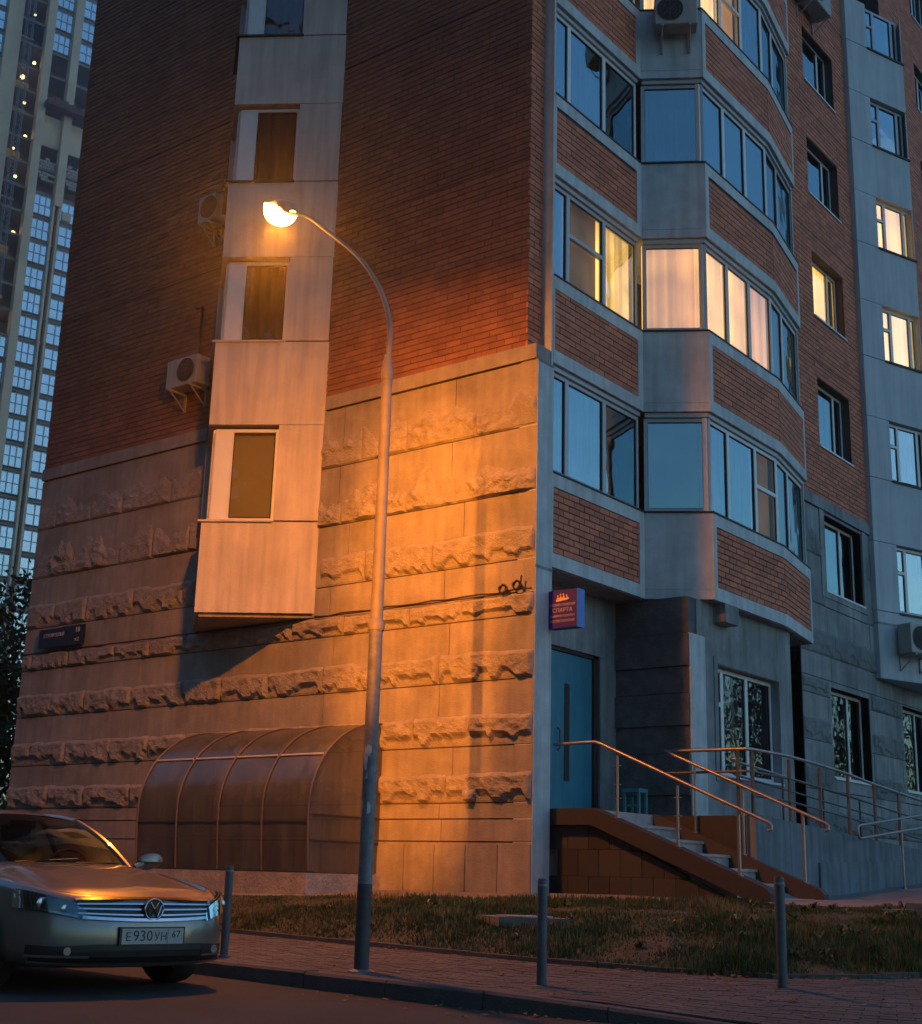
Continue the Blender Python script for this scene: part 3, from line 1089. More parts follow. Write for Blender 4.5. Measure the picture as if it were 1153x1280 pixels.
# --- angled grey bay of the right-hand wall
GS = [6.13, 8.85, 11.45, 14.02, 16.45, 18.87, 21.5]
GT = [4.80, 7.53, 10.15, 12.71, 15.22, 17.64, 20.0]
Gp = lambda u, n=0: FG.p(u, n, 0)[:2]
G0, G1 = 0.28, 2.08
for k in range(6):
    m = MB()
    a = Gp(G0)
    b = Gp(G1)
    z0 = GT[k]
    m.prism([a, b, (0.1, 14.5), (-0.1, 14.5), (-0.1, 11.45)], z0, GS[k] - .012)
    p = m.build('bay_panel', M_GREYP, bld)
    m = MB()
    m.prism([Gp(G0 + .64, .03), Gp(G1 + .03, .03), Gp(G1 - .05, -.08), Gp(G0 + .64, -.08)], GS[k] - .03, GS[k] + .012)
    m.build('drip_strip', M_DARKF, p)
    m = MB()
    m.prism([a, Gp(0.93), Gp(0.93, -.3), (-0.1, 11.45)], GS[k] + .004, GT[k + 1] - .012)
    m.build('bay_pier', M_GREYP, bld)
    m = MB()
    m.prism([Gp(G1 - .03), b, (0.1, 14.5), (-0.1, 14.5)], GS[k] + .004, GT[k + 1] - .012)
    m.build('bay_pier', M_GREYP, bld)
    bk = {2: M_LITS, 3: M_LITW, 1: M_CURT, 0: D}.get(k, D)
    z0, z1 = GS[k] + .015, GT[k + 1] - .02
    zt = z0 + .62 * (z1 - z0)
    window(FG, 0.935, G1 - .035, z0, z1, 0.10, [('v', 1.27, .07), ('v', 1.86, .07), ('h', .99, 1.24, zt)], M_PVC if k not in (4, 5) else M_ALU,
           [(.995, 1.23, z0 + .06, zt - .03, bk), (.995, 1.23, zt + .03, z1 - .06, bk), (1.31, 1.82, z0 + .06, z1 - .06, bk), (1.9, G1 - .09, z0 + .06, z1 - .06, bk if k in (2, 3) else M_CURT)])
m = MB()
m.prism([Gp(G0, .012), Gp(G1, .012), (0.1, 14.4), (-0.1, 14.4), (-0.1, 11.45)], 5.86, 5.90)
m.build('joint', M_CONCB, bld)
# brick beyond the grey bay
wq = backing(FB, 13.9, 20.0, 7.84, TOP, [(16.2, 17.6, a, b) for a, b in ((19.6, 20.9), (16.9, 18.2), (22.3, 23.7))], -0.3, -0.012, M_MORT, 'brick_wall')
brick_rows(FB, 13.9, 20.0, 7.84, 25.4, [(16.2, 17.6, a, b) for a, b in ((19.6, 20.9), (22.3, 23.7), (16.9, 18.2))], M_BRICK, parent=wq)
for a, b in ((19.6, 20.9), (22.3, 23.7), (16.9, 18.2)):
    window(FB, 16.21, 17.59, a + .01, b - .01, .17, [('v', 16.9, .07)], M_PVC, [(16.27, 16.86, a + .07, b - .07, D), (16.94, 17.53, a + .07, b - .07, D)], sill=.03)

# --- triangular pale bay on the front wall
YS = [5.90, 8.76, 11.49, 14.15, 16.9, 19.6]
YT = [4.52, 7.41, 10.18, 12.89, 15.55, 18.25, 20.9]
TRI = [(-3.86, 0.02), (-5.365, -0.97), (-6.52, 0.02), (-6.5, 0.3), (-3.86, 0.3)]
for k in range(6):
    m = MB()
    m.prism(TRI, YT[k], YS[k] - .008)
    p = m.build('bay_panel', M_PALE, bld)
    # slightly proud front slab, as the photo's panels have a thickness and a joint
    m = MB()
    m.fbox(FY, 0.02, WY - .0, 0.0, 0.02, YT[k] + .0, YS[k] - .012)
    m.build('front_slab', M_PALE, p)
    m = MB()
    m.fbox(FY, .69, WY + .05, -.02, .055, YS[k] - .018, YS[k] + .012)
    m.fbox(FYR, -.02, WYR * .72, -.02, .055, YS[k] - .0165, YS[k] + .0105)
    m.build('sill', M_PALE if k < 2 else M_DARKF, p)
    m = MB()
    z0, z1 = YS[k] + .016, YT[k + 1] - .006
    m.fbox(FY, .0, .68, -.25, .014, z0, z1)
    m.build('bay_pier', M_PALE, bld)
    m = MB()
    m.fbox(FYR, WYR * .74, WYR + .0, -.2, .0, z0, z1)
    m.build('bay_pier', M_PALE, bld)
    fm = M_PVC
    bk = [M_BLIND, M_CURTB, M_CURTB, M_CURTB, D, D][k]
    window(FY, .69, WY - .09, z0, z1 - .04, .075, [('v', 1.53, .24), ('v', 1.395, .022)], fm, [(.75, 1.385, z0 + .06, z1 - .10, bk)], gmat=M_GLASSA, fw_=.05)
    window(FYR, .10, WYR * .73, z0, z1 - .04, .075, [('v', .16, .12)], fm, [(.23, WYR * .73 - .06, z0 + .06, z1 - .10, D)], gmat=M_GLASSA, fw_=.05)
m = MB()
m.prism([(-3.95, 0.0), (-5.33, -0.92), (-6.44, 0.0)], 4.46, 4.515)
m.build('bay_soffit', M_CONC, bld)

# --- entrance recess under the balconies
m = MB()
m.prism(inset(0.06), 4.83, 4.857)
m.build('soffit', M_CONCB, bld)
hd = [(0.74, 2.07, 1.74, 3.98)]
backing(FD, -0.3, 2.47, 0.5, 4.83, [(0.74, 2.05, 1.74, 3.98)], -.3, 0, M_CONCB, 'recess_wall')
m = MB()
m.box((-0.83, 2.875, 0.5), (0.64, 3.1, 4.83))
M_RECW = mat('recess_shade_stone', (0.115, 0.12, 0.122), 0.95, var=.35, scale=5, bump=.7, bscale=30, stain=.3)  # the shade of the recess is put into this base colour
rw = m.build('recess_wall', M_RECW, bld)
zc = [1.2, 2.05, 2.62, 3.0, 3.45, 3.83, 4.3, 4.83]
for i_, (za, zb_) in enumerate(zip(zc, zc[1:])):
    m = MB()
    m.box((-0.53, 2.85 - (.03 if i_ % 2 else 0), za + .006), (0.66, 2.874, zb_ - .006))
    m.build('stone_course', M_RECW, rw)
hw_ = [(0.86, 2.9, 2.38, 3.96)]
backing(FW, 0.252, 3.4, 0.5, 4.83, hw_, -.3, 0, M_CONCB, 'ground_floor_wall')
m = MB()
m.fbox(FW, 0.012, 0.46, -.01, .02, 1.6, 4.3)
m.build('plaster_strip', M_BALC, bld)
m = MB()
for q in ((.74, .85, 2.3, 3.968), (2.91, 3.0, 2.3, 3.968), (.74, 3.0, 3.97, 4.07)):
    m.fbox(FW, q[0], q[1], -.02, .016, q[2], q[3])
m.build('window_surround', M_CONCB, bld)
window(FW, .87, 2.89, 2.4, 3.95, .12, [('v', 1.22, .09), ('v', 2.02, .09), ('h', .92, 1.18, 3.42)], M_PVC,
       [(.93, 1.175, 2.46, 3.39, D), (.93, 1.175, 3.45, 3.89, D), (1.27, 1.97, 2.46, 3.89, M_CURTB), (2.07, 2.83, 2.46, 3.89, D)], sill=.05, gmat=M_GLASSA)
# dark niche between the ground floor bay and the stone wall
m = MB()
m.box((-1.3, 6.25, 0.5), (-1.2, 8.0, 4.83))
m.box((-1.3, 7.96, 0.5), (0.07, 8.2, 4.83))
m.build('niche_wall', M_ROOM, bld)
m = MB()
m.box((0.45, 3.62, 4.56), (0.855, 4.05, 4.83))
m.build('beam_end', M_CONCB, bld)
m = MB()
m.box((-0.5, 3.3, 4.5), (0.44, 4.4, 4.82))
m.build('beam', M_CONCB, bld)
# door
m = MB()
m.fbox(FD, 0.755, 1.92, -0.11, -0.06, 1.75, 3.92)
door = m.build('door', M_DOOR, bld)
m = MB()
m.fbox(FD, 1.22, 1.34, -0.062, -0.052, 2.18, 3.5)
m.build('door_glass', M_DARKF, door)
m = MB()
m.tube([FD.p(1.06, -.06, 2.58), FD.p(1.06, -.02, 2.6), FD.p(1.05, -.015, 2.85), FD.p(1.06, -.06, 2.88)], .012, 8)
m.build('handle', M_RAILD, door)
m = MB()
m.fbox(FD, 1.93, 2.05, -0.14, -0.03, 1.75, 3.97)
m.fbox(FD, .74, 2.05, -0.14, -0.03, 3.93, 3.979)
m.build('door_frame', M_DARKF, door)

# --- building core and hidden sides
m = MB()
m.box((-10.6, 0.75, 0.4), (-1.45, 20, TOP))
m.build('core', M_ROOM, bld)
m = MB()
m.box((-10.9, 0.3, 0.4), (-10.62, 20, TOP))
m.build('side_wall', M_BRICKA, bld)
m = MB()
m.box((-0.95, 0.9, 4.9), (-0.9, 7.6, TOP))
m.build('inner_wall', M_ROOM, bld)
m = MB()
m.box((-10.9, 0.02, TOP), (0.1, 20, TOP + .4))
m.build('roof', M_CONC, bld)

# ------------------------------------------------------------------ entrance stairs
st = thing('entrance_stairs', 'stone entrance steps with brown granite side and landing at the corner door', 'stairs', (1.5, 1.2, 0.75))
LZ = 1.735
m = MB()
m.prism([(-0.52, 0.62), (0.62, 0.62), (0.62, 1.86), (0.62, 2.84), (-0.52, 2.84)], 0.6, LZ)
m.build('landing', M_STEP, st)
m = MB()
m.prism([(0.66, 2.004), (1.865, 2.004), (1.865, 3.2), (0.67, 3.2)], 0.6, LZ - .004)
m.build('landing', M_TILE, st)
for i in range(6):
    x0 = 0.62 + i * 0.36
    z = LZ - (i + 1) * 0.165
    m = MB()
    m.box((x0 - .0, 0.62, 0.5), (x0 + 0.36, 1.86, z - .035))
    m.box((x0 - .01, 0.615, z - .034), (x0 + 0.385, 1.865, z))
    m.build('step', M_STEP, st)
def stringer(y0, y1, x_end, zt=LZ + .01, dp=.2):
    m = MB()
    x_k = 0.62
    zend = 0.80
    # section polygon in x-z, extruded along y
    pts = [(-0.13, zt), (x_k, zt), (x_end - .06, zend + .06), (x_end, zend), (x_end, zend - .1), (x_end - .22, zend - .1), (x_k - .03, zt - dp), (-0.13, zt - dp)]
    n = len(pts)
    b = len(m.v)
    m.v += [(x, y0, z) for x, z in pts] + [(x, y1, z) for x, z in pts]
    m.f.append(tuple(range(n)))
    m.f.append(tuple(n + i for i in reversed(range(n))))
    for i in range(n):
        j = (i + 1) % n
        m.f.append((i, n + i, n + j, j))
    m.mi += [0] * (n + 2)
    return m
stringer(0.40, 0.61, 2.93).build('stringer', M_TILE, st)
stringer(1.87, 2.0, 2.93).build('stringer', M_TILE, st)
# granite tiles on the side wall under the stringer, set back
for r_ in range(3):
    for c in range(9):
        x0, x1 = -0.1 + c * 0.3 + (0.15 if r_ % 2 else 0), -0.1 + (c + 1) * 0.3 + (0.15 if r_ % 2 else 0)
        z0, z1 = 0.62 + r_ * 0.32, 0.62 + (r_ + 1) * 0.32
        lim = lambda x: LZ - .2 - max(0, (x - .6)) * (0.165 / .36) - .0
        za, zb_ = min(z1 - .004, lim(x0)), min(z1 - .004, lim(x1))
        if za <= z0 + .03:
            continue
        zb_ = max(zb_, z0 + .01)
        y = 0.50 + random.uniform(-.003, .003)
        m = MB()
        m.hexa([(x0 + .004, y, z0), (x1 - .004, y, z0), (x1 - .004, .6, z0), (x0 + .004, .6, z0), (x0 + .004, y, za), (x1 - .004, y, zb_), (x1 - .004, .6, zb_), (x0 + .004, .6, za)])
        m.build('tile', M_TILE, st)
# ramp
rp = thing('access_ramp', 'blue grey rendered ramp along the ground floor wall', 'ramp', (1.5, 6, 0.8))
m = MB()
def rz(y):
    return LZ - .01 - max(0, y - 3.2) * 0.052
m.hexa([(0.67, 3.21, .5), (1.86, 3.21, .5), (1.86, 10, .5), (0.67, 10, .5), (0.67, 3.21, rz(3.2)), (1.86, 3.21, rz(3.2)), (1.86, 10, rz(10)), (0.67, 10, rz(10))])
m.build('ramp_deck', M_STEP, rp)
m = MB()
m.hexa([(1.87, 2.02, .5), (2.0, 2.02, .5), (2.0, 10, .5), (1.87, 10, .5), (1.87, 2.02, 1.75), (2.0, 2.02, 1.75), (2.0, 10, rz(10) + .03), (1.87, 10, rz(10) + .03)])
m.build('ramp_wall', M_RAMP, rp)
m = MB()
m.hexa([(1.995, 3.9, .5), (2.03, 3.9, .5), (2.03, 10, .5), (1.995, 10, .5), (1.995, 3.9, 1.20), (2.03, 3.9, 1.20), (2.03, 10, 1.42), (1.995, 10, 1.42)])
m.build('plinth', M_RAMP, rp)

# ------------------------------------------------------------------ handrails
def rail(name, label, pts, posts, pm, rm, rad=.021, mids=(), loc=None, group=None):
    t = thing(name, label, 'handrail', loc or pts[0], group)
    m = MB()
    m.tube(pts, rad, 10)
    m.build('top_rail', rm, t, smooth=True)
    for (x, y, z0, z1, pr) in posts:
        m = MB()
        m.tube([(x, y, z0), (x, y, z1)], pr, 8)
        m.tube([(x, y, z0), (x, y, z0 + .015)], pr * 2.2, 10)
        m.build('post', pm, t, smooth=True)
    for ps, r_ in mids:
        m = MB()
        m.tube(ps, r_, 8)
        m.build('mid_rail', pm, t, smooth=True)
    return t
def sz(x):      # stringer top
    return LZ + .01 if x < .62 else LZ + .01 - (x - .62) * (.93 / 2.31)
yn = 0.5
def hook(a, d, y):
    x, z = a
    return [(x, y, z), (x + .07, y, z - .028), (x + .105, y, z - .06), (x + .105, y, z - .105), (x + .06, y, z - .12)]
t = rail('stair_handrail', 'steel handrail on the near side of the entrance stairs starting at the blue door', [(-0.02, yn, 2.545), (0.6, yn, 2.555), (.66, yn, 2.535)] + hook((2.82, 1.60), 0, yn), [(.915, yn, sz(.915), 2.38, .018), (1.74, yn, sz(1.74), 2.0, .018), (2.52, yn, sz(2.52), 1.66, .021)], M_RAIL, M_RAIL, group='stair handrails')
for (x, z0, z1) in ((.915, 1.7, 2.35), (1.74, 1.35, 1.95)):
    m = MB()
    for f in (.25, .5, .85):
        z = z0 + (z1 - z0) * f
        m.tube([(x - .05, yn, z), (x + .05, yn, z)], .008, 6)
    m.build('bracket', M_RAIL, t)
yf = 1.95
t = rail('stair_handrail', 'steel handrail on the far side of the entrance stairs beside the ramp', [(.77, yf, 2.56)] + hook((2.88, 1.66), 0, yf), [(1.87, yf, sz(1.87), 2.06, .018), (2.66, yf, sz(2.66), 1.75, .024), (1.2, yf, sz(1.2), 2.36, .016)], M_RAIL, M_RAIL, group='stair handrails')
xo = 1.94
op = [(.77, 2.02, 2.565), (1.9, 2.02, 2.56), (xo, 2.1, 2.56), (xo, 3.2, 2.565), (xo, 4.2, 2.53), (xo, 5.2, 2.48), (xo, 6.2, 2.40), (xo, 7.2, 2.34), (xo, 9.6, 2.2)]
wt = lambda y: 1.75 - (y - 2.02) / 7.98 * (1.75 - rz(10) - .03)
ops = [(xo, y, wt(y), 2.52 - max(0, (y - 3.4)) * .042, .026) for y in (2.1, 3.2, 4.2, 5.2, 6.2, 7.2, 8.3, 9.4)] + [(1.78, 2.02, LZ - .02, 2.55, .024)]
rail('ramp_handrail', 'long dark handrail on the outer edge of the ramp with two lower bars', op, ops, M_RAILD, M_RAIL, .022,
     mids=[([(.77, 2.02, 2.28), (1.9, 2.02, 2.28), (xo, 2.1, 2.28), (xo, 3.2, 2.27), (xo, 5.2, 2.17), (xo, 7.2, 2.03), (xo, 9.6, 1.88)], .016), ([(xo, 2.1, 1.98), (xo, 3.2, 1.97), (xo, 5.2, 1.86), (xo, 7.2, 1.73), (xo, 9.6, 1.58)], .014)], group='ramp handrails')
xi = 0.84
rail('ramp_handrail', 'pale double handrail on the inner side of the ramp by the ground floor window', [(xi + .1, 3.72, 2.60), (xi, 3.7, 2.60), (xi - .0, 3.8, 2.585), (xi, 6.2, 2.44), (xi, 9.6, 2.25)], [(xi, y, rz(y), 2.6 - (y - 3.7) * .058, .018) for y in (3.9, 5.4, 6.9, 8.4)], M_RAILD, M_RAIL, .02,
     mids=[([(xi, 3.72, 2.56), (xi, 3.72, 2.42), (xi, 3.85, 2.39), (xi, 9.6, 2.05)], .016)], group='ramp handrails')
xl = 2.25
rail('loop_handrail', 'pale two bar loop handrail at the right end of the ramp', [(xl, 4.75, 1.57), (xl, 4.72, 1.60), (xl, 4.72, 1.70), (xl, 4.76, 1.73), (xl, 7.5, 2.02), (xl, 9.4, 2.2)], [(xl, 6.4, .9, 1.9, .016), (xl, 8.2, 1.0, 2.07, .016)], M_RAIL, M_RAIL, .02,
     mids=[([(xl, 4.75, 1.57), (xl, 4.79, 1.555), (xl, 7.5, 1.83), (xl, 9.4, 2.02)], .02)])

m = MB()
rgl = random.Random(9)
for k in range(260):
    u = rgl.uniform(.3, .95)
    v = rgl.random() ** 2.2
    if k % 3 == 0:
        p = Vector(pfn(u, rgl.uniform(.85, 1.0)))
        p.z += .02
    elif k % 3 == 1:
        a = at(KS, u)
        p = Vector((a.x, a.y - rgl.random() ** 2 * .5 - .02, .006))
    else:
        p = Vector(pfn(u, rgl.uniform(.02, .9)))
        p.z += .018
    a = rgl.uniform(0, 6.28)
    l, w = rgl.uniform(.015, .045), rgl.uniform(.008, .02)
    d = Vector((math.cos(a), math.sin(a), 0))
    t = Vector((-d.y, d.x, 0))
    m.poly([p - d * l + Vector((0, 0, rgl.uniform(0, .012))), p + t * w, p + d * l + Vector((0, 0, rgl.uniform(0, .015))), p - t * w])
lf = kind(m.build('fallen_leaves', mat('dry_leaf', (.16, .10, .045), .9, var=.3, island=.5)), 'stuff')
lf['label'] = 'dry leaves and scraps scattered along the kerb and pavement'
# small teal stool in the recess
s_ = thing('stool', 'small teal stool standing in the dark entrance recess', 'stool', (0.04, 2.4, LZ))
m = MB()
m.box((-0.09, 2.28, LZ + .33), (0.18, 2.52, LZ + .38))
M_TEAL = mat('teal_paint', (0.06, 0.26, 0.27), 0.6, var=0.2)
m.build('seat', M_TEAL, s_)
for (x, y) in ((-.08, 2.29), (.14, 2.29), (-.08, 2.48), (.14, 2.48)):
    m = MB()
    m.box((x, y, LZ), (x + .035, y + .035, LZ + .33))
    m.build('leg', M_TEAL, s_)
m = MB()
m.box((-0.045, 2.3, LZ + .14), (0.14, 2.315, LZ + .17))
m.build('stretcher', M_TEAL, s_)

# ------------------------------------------------------------------ polycarbonate basement canopy
M_POLY = mat('smoked_polycarbonate', (0.10, 0.095, 0.088), 0.24, var=0.25, scale=2.2, spec=0.6, streak=0.3)
M_POLY.node_tree.nodes['Principled BSDF'].inputs['Alpha'].default_value = .8
M_RIB = mat('canopy_rib', (0.16, 0.11, 0.08), 0.5, 0.3, var=0.2)
cp = thing('basement_canopy', 'curved brown polycarbonate canopy over the basement entry at the foot of the wall', 'canopy', (-4, -0.7, 0.65))
CX0, CX1 = -5.75, -2.45
FYC = -1.32
def arc(t):
    # profile from front bottom (t=0) up and back to the wall (t=1): y, z
    if t < .4:
        return (FYC - .05 * math.sin(t / .4 * 1.57), 0.90 + t / .4 * 0.78)
    a = (t - .4) / .6 * math.pi / 2
    return (FYC - .05 + (1.36) * (1 - math.cos(a)), 1.68 + 1.17 * math.sin(a))
nb_ = 5
xs = [CX0 + (CX1 - CX0) * i / 4 for i in range(5)]
for i in range(4):
    m = MB()
    sag = lambda u: 0.012 * math.sin(u * math.pi)
    def pf(u, v, a=xs[i] + .02, b=xs[i + 1] - .02):
        y, z = arc(v)
        return (a + (b - a) * u, y - sag(u) * .6, z + sag(u) * .6)
    m.grid(pf, 4, 26)
    m.build('canopy_panel', M_POLY, cp, smooth=True)
    m = MB()
    y, z = arc(.31)
    m.box((xs[i] + .02, y - .012, z - .012), (xs[i + 1] - .02, y + .01, z + .012))
    m.build('cross_bar', M_DARKF, cp)
    m = MB()
    y, z = arc(.22)
    m.tube([(xs[i] + .02, y + .03, z), (xs[i + 1] - .02, y + .03, z)], .012, 6)
    m.build('cross_tube', M_RIB, cp)
    m = MB()
    y, z = arc(.637)
    m.tube([(xs[i] + .03, y - .012, z + .012), (xs[i + 1] - .03, y - .012, z + .012)], .014, 6)
    m.build('strip', mat('highlight_strip', (.75, .68, .6), .25, .3, var=.05), cp)  # bar coloured pale to stand in for the lamp's reflection
for x in xs:
    m = MB()
    m.tube([(x, arc(k / 24)[0] - .01, arc(k / 24)[1] + .006) for k in range(25)], .014, 6)
    m.build('rib', M_RIB, cp, smooth=True)
for x in (CX1 - .012, CX0 + .012):
    m = MB()
    pts = [arc(k / 24) for k in range(25)]
    m.v += [(x, y, z) for y, z in pts] + [(x, 0.03, 0.9)]
    m.f.append(tuple(range(26)))
    m.mi.append(0)
    m.build('end_panel', M_POLY, cp)
for z in (1.28, 1.60):
    m = MB()
    m.box((CX1 - .02, -1.3, z - .012), (CX1 + .012, -0.03, z + .012))
    m.build('end_bar', M_DARKF, cp)
m = MB()
m.box((CX0 - .03, -1.42, .4), (CX1 + .06, -1.24, .885))
m.box((CX1 - .14, -1.239, .4), (CX1 + .06, 0.0, .885))
m.build('base_wall', mat('whitewashed_brick', (0.34, 0.29, 0.26), 0.9, var=0.25, scale=8, bump=0.6, bscale=30, stain=.2), cp)
m = MB()
m.box((CX0 - .03, -1.40, .886), (CX1 + .04, -1.27, .905))
m.build('base_rail', M_DARKF, cp)

# ------------------------------------------------------------------ street lamp
PX, PY = 2.07, -5.36
lamp = thing('street_lamp', 'lit sodium street lamp on a tall steel pole with a curved arm', 'street lamp', (PX, PY, .13))
m = MB()
m.tube([(PX, PY, .80), (PX, PY, 2.95)], [.059, .058], 20)
pole_l = m.build('pole_base', M_POLEB, lamp, smooth=True)
m = MB()
m.tube([(PX, PY, .12), (PX, PY, .81)], [.0605, .0605], 20)
m.build('painted_foot', mat('dark_foot_paint', (.045, .045, .05), .6, var=.3, scale=20), lamp, smooth=True)
rgp = random.Random(4)
M_PAPER = mat('torn_paper', (.55, .52, .48), .9, var=.25, scale=25)
for k in range(16):
    a0 = rgp.uniform(-2.6, -.2)
    z0 = rgp.choice((rgp.uniform(1.3, 1.85), rgp.uniform(1.75, 1.9)))
    da, dz = rgp.uniform(.15, .6), rgp.uniform(.02, .11)
    m = MB()
    n_ = 5
    lo_, hi_ = [], []
    for j in range(n_ + 1):
        a = a0 + da * j / n_
        c_, s_ = math.cos(a), math.sin(a)
        lo_.append((PX + .0603 * c_, PY + .0603 * s_, z0 + rgp.uniform(-.015, .01)))
        hi_.append((PX + .0606 * c_, PY + .0606 * s_, z0 + dz + rgp.uniform(-.02, .02)))
    for j in range(n_):
        m.poly([lo_[j], lo_[j + 1], hi_[j + 1], hi_[j]])
    m.build('torn_paper', M_PAPER, pole_l)
m = MB()
m.tube([(PX, PY, .118), (PX, PY, .135), (PX, PY, .15)], [.11, .11, .068], 16)
m.build('foot', M_POLEB, lamp, smooth=True)
m = MB()
m.tube([(PX, PY, 2.90), (PX, PY, 2.93), (PX, PY, 2.96), (PX, PY, 3.0)], [.068, .074, .074, .057], 20)
m.build('collar', M_METAL, lamp, smooth=True)
m = MB()
m.tube([(PX, PY, 2.97), (PX, PY, 4.1), (PX, PY, 5.22)], [.055, .051, .047], 20)
m.build('pole', M_METAL, lamp, smooth=True)
m = MB()
m.tube([(PX, PY, 5.18), (PX, PY, 5.24), (PX, PY, 5.34), (PX, PY, 5.42)], [.052, .058, .046, .028], 16)
m.build('joint', M_METAL, lamp, smooth=True)
arm = smooth_poly([Vector(p) for p in [(2.07, -5.36, 5.3), (2.08, -5.36, 5.6), (2.03, -5.34, 5.84), (1.90, -5.28, 6.08), (1.72, -5.20, 6.32), (1.41, -5.07, 6.66), (.98, -4.88, 7.03), (.53, -4.68, 7.39), (.01, -4.45, 7.80), (-.50, -4.24, 8.09)]], 5)
m = MB()
m.tube(arm, [.026 - .008 * i / (len(arm) - 1) for i in range(len(arm))], 12)
m.build('arm', M_METAL, lamp, smooth=True)
hd_ = Vector((-.91, .40, 0)).normalized()
ht = R(27)
hx = (hd_ * math.cos(ht) + Vector((0, 0, math.sin(ht)))).normalized()      # along the head
hy = Vector((-hd_.y, hd_.x, 0)).normalized()
hz = hx.cross(hy)
if hz.z < 0:
    hz = -hz
h0 = Vector((-.42, -4.27, 8.06))
HL, HW, HH = .86, .115, .08
def head_pt(a, b, top):
    # a along 0..1, b angle around
    w = HW * (math.sin(min(max(a, 0.001), .999) ** .62 * math.pi) ** .55) * (1 - .15 * (a < .15)) + .02
    hgt = HH * (math.sin(min(max(a, 0.001), .999) ** .7 * math.pi) ** .6) + .015
    return h0 + hx * (a * HL) + hy * (w * math.cos(b)) + hz * (hgt * math.sin(b) * (1 if top else -.30))
m = MB()
m.grid(lambda u, v: head_pt(u, v * math.pi, True), 20, 12)
m.grid(lambda u, v: head_pt(u, v * math.pi, False) if u < .32 else h0 + hx * (u * HL) + hy * (math.cos(v * math.pi) * (head_pt(u, 0, True) - h0 - hx * (u * HL)).length) - hz * .004, 20, 12)
m.v = [tuple(Vector(q) + hz * (.035 if (Vector(q) - h0).dot(hx) > .12 else .0)) for q in m.v]
head = m.build('lamp_head', M_METAL, lamp, smooth=True)
M_LAMP = bpy.data.materials.new('sodium_lens')
M_LAMP.use_nodes = True
bs = M_LAMP.node_tree.nodes['Principled BSDF']
bs.inputs['Base Color'].default_value = (0.9, 0.8, 0.6, 1)
bs.inputs['Emission Color'].default_value = (1.0, 0.36, 0.03, 1)
bs.inputs['Emission Strength'].default_value = 90 * GAIN
m = MB()
lc = h0 + hx * (.54 * HL)
def lens(u, v):
    r_ = math.sin(u * math.pi * .5)
    d = math.cos(u * math.pi * .5)
    return lc + hx * (.37 * r_ * math.cos(v * 2 * math.pi)) + hy * (.175 * r_ * math.sin(v * 2 * math.pi)) + hz * (.045 - .225 * max(d, 0) ** .8)
m.grid(lens, 10, 28)
m.build('lens', M_LAMP, head, smooth=True)
ll = bpy.data.lights.new('sodium_lamp', 'AREA')
ll.shape = 'ELLIPSE'
ll.size = .36
ll.size_y = .2
ll.color = (1.0, 0.275, 0.010)
ll.energy = 690 * GAIN
ll.spread = R(180)
lo = bpy.data.objects.new('sodium_lamp', ll)
COL.objects.link(lo)
pl = lc - hz * .24
lo.location = pl
lo.rotation_euler = Vector((-.14, .30, -1)).to_track_quat('-Z', 'Y').to_euler()
lo.parent = None
# the next street lamp of the row stands behind the viewer: it throws the pole's shadow on the wall
l2 = bpy.data.lights.new('neighbour_lamp', 'SPOT')
l2.color = (1.0, 0.265, 0.010)
l2.energy = 23000 * GAIN
l2.spot_size = R(22)
l2.spot_blend = 0.6
l2.shadow_soft_size = .05
l2o = bpy.data.objects.new('neighbour_lamp', l2)
COL.objects.link(l2o)
p2 = Vector((PX + 12.5 * .4825, PY - 12.5 * .876, 3.4))
l2o.location = p2
l2o.scale = (.40, 1.1, 1)
l2o.rotation_euler = (Vector((-1.95, 0, 4.1)) - p2).to_track_quat('-Z', 'Y').to_euler()

# ------------------------------------------------------------------ bollards
def bollard(x, y, z, h, label):
    t = thing('bollard', label, 'bollard', (x, y, z), 'bollards along the pavement edge')
    m = MB()
    m.tube([(x, y, z - .02), (x, y, z + h - .02), (x, y, z + h)], [.037, .037, .03], 14)
    m.build('post', M_BOLL, t, smooth=True)
    m = MB()
    m.tube([(x, y, z + h - .055), (x, y, z + h - .04)], [.0385, .0385], 14)
    m.build('band', M_METAL, t, smooth=True)
    m = MB()
    m.tube([(x, y, z - .01), (x, y, z + .012), (x, y, z + .02)], [.085, .08, .042], 14)
    m.build('base_plate', M_BOLL, t, smooth=True)
bollard(0.10, -5.02, .13, .80, 'dark bollard between the car and the street lamp')
bollard(3.86, -5.42, .13, .76, 'dark bollard standing in front of the corner of the building')
bollard(5.25, -4.39, .13, .82, 'dark bollard in front of the foot of the stairs')

# ------------------------------------------------------------------ concrete slab, step, cable
m = MB()
cs = Vector(slope(.52, .55))
sl = thing('manhole_slab', 'pale concrete manhole slab lying in the grass', 'manhole slab', (1.9, -2.55, .42))
m = MB()
m.prism([(1.25, -2.75), (1.75, -3.05), (2.35, -2.7), (1.85, -2.35)], .44, .53)
m.build('slab', M_PATH, sl)
m = MB()
m.tube([(1.8, -2.7, .53), (1.8, -2.7, .54)], .28, 24)
m.build('lid', mat('lid_iron', (.25, .27, .29), .4, .3), sl)
stp = thing('concrete_step', 'low pale concrete steps in the grass at the right edge', 'steps', (5.3, -.7, .6))
for i in range(2):
    m = MB()
    m.prism([(4.75 + .0 * i, -.95 + .5 * i), (6.6, -.35 + .5 * i), (6.3, .3 + .5 * i), (4.6, -.35 + .5 * i)], .45, .70 + i * .06)
    m.build('step', M_PATH, stp)
cb = thing('wall_cable', 'thin black cable sagging along the front concrete wall with a tangled coil', 'cable', (-.36, -.06, 4.5))
pts = []
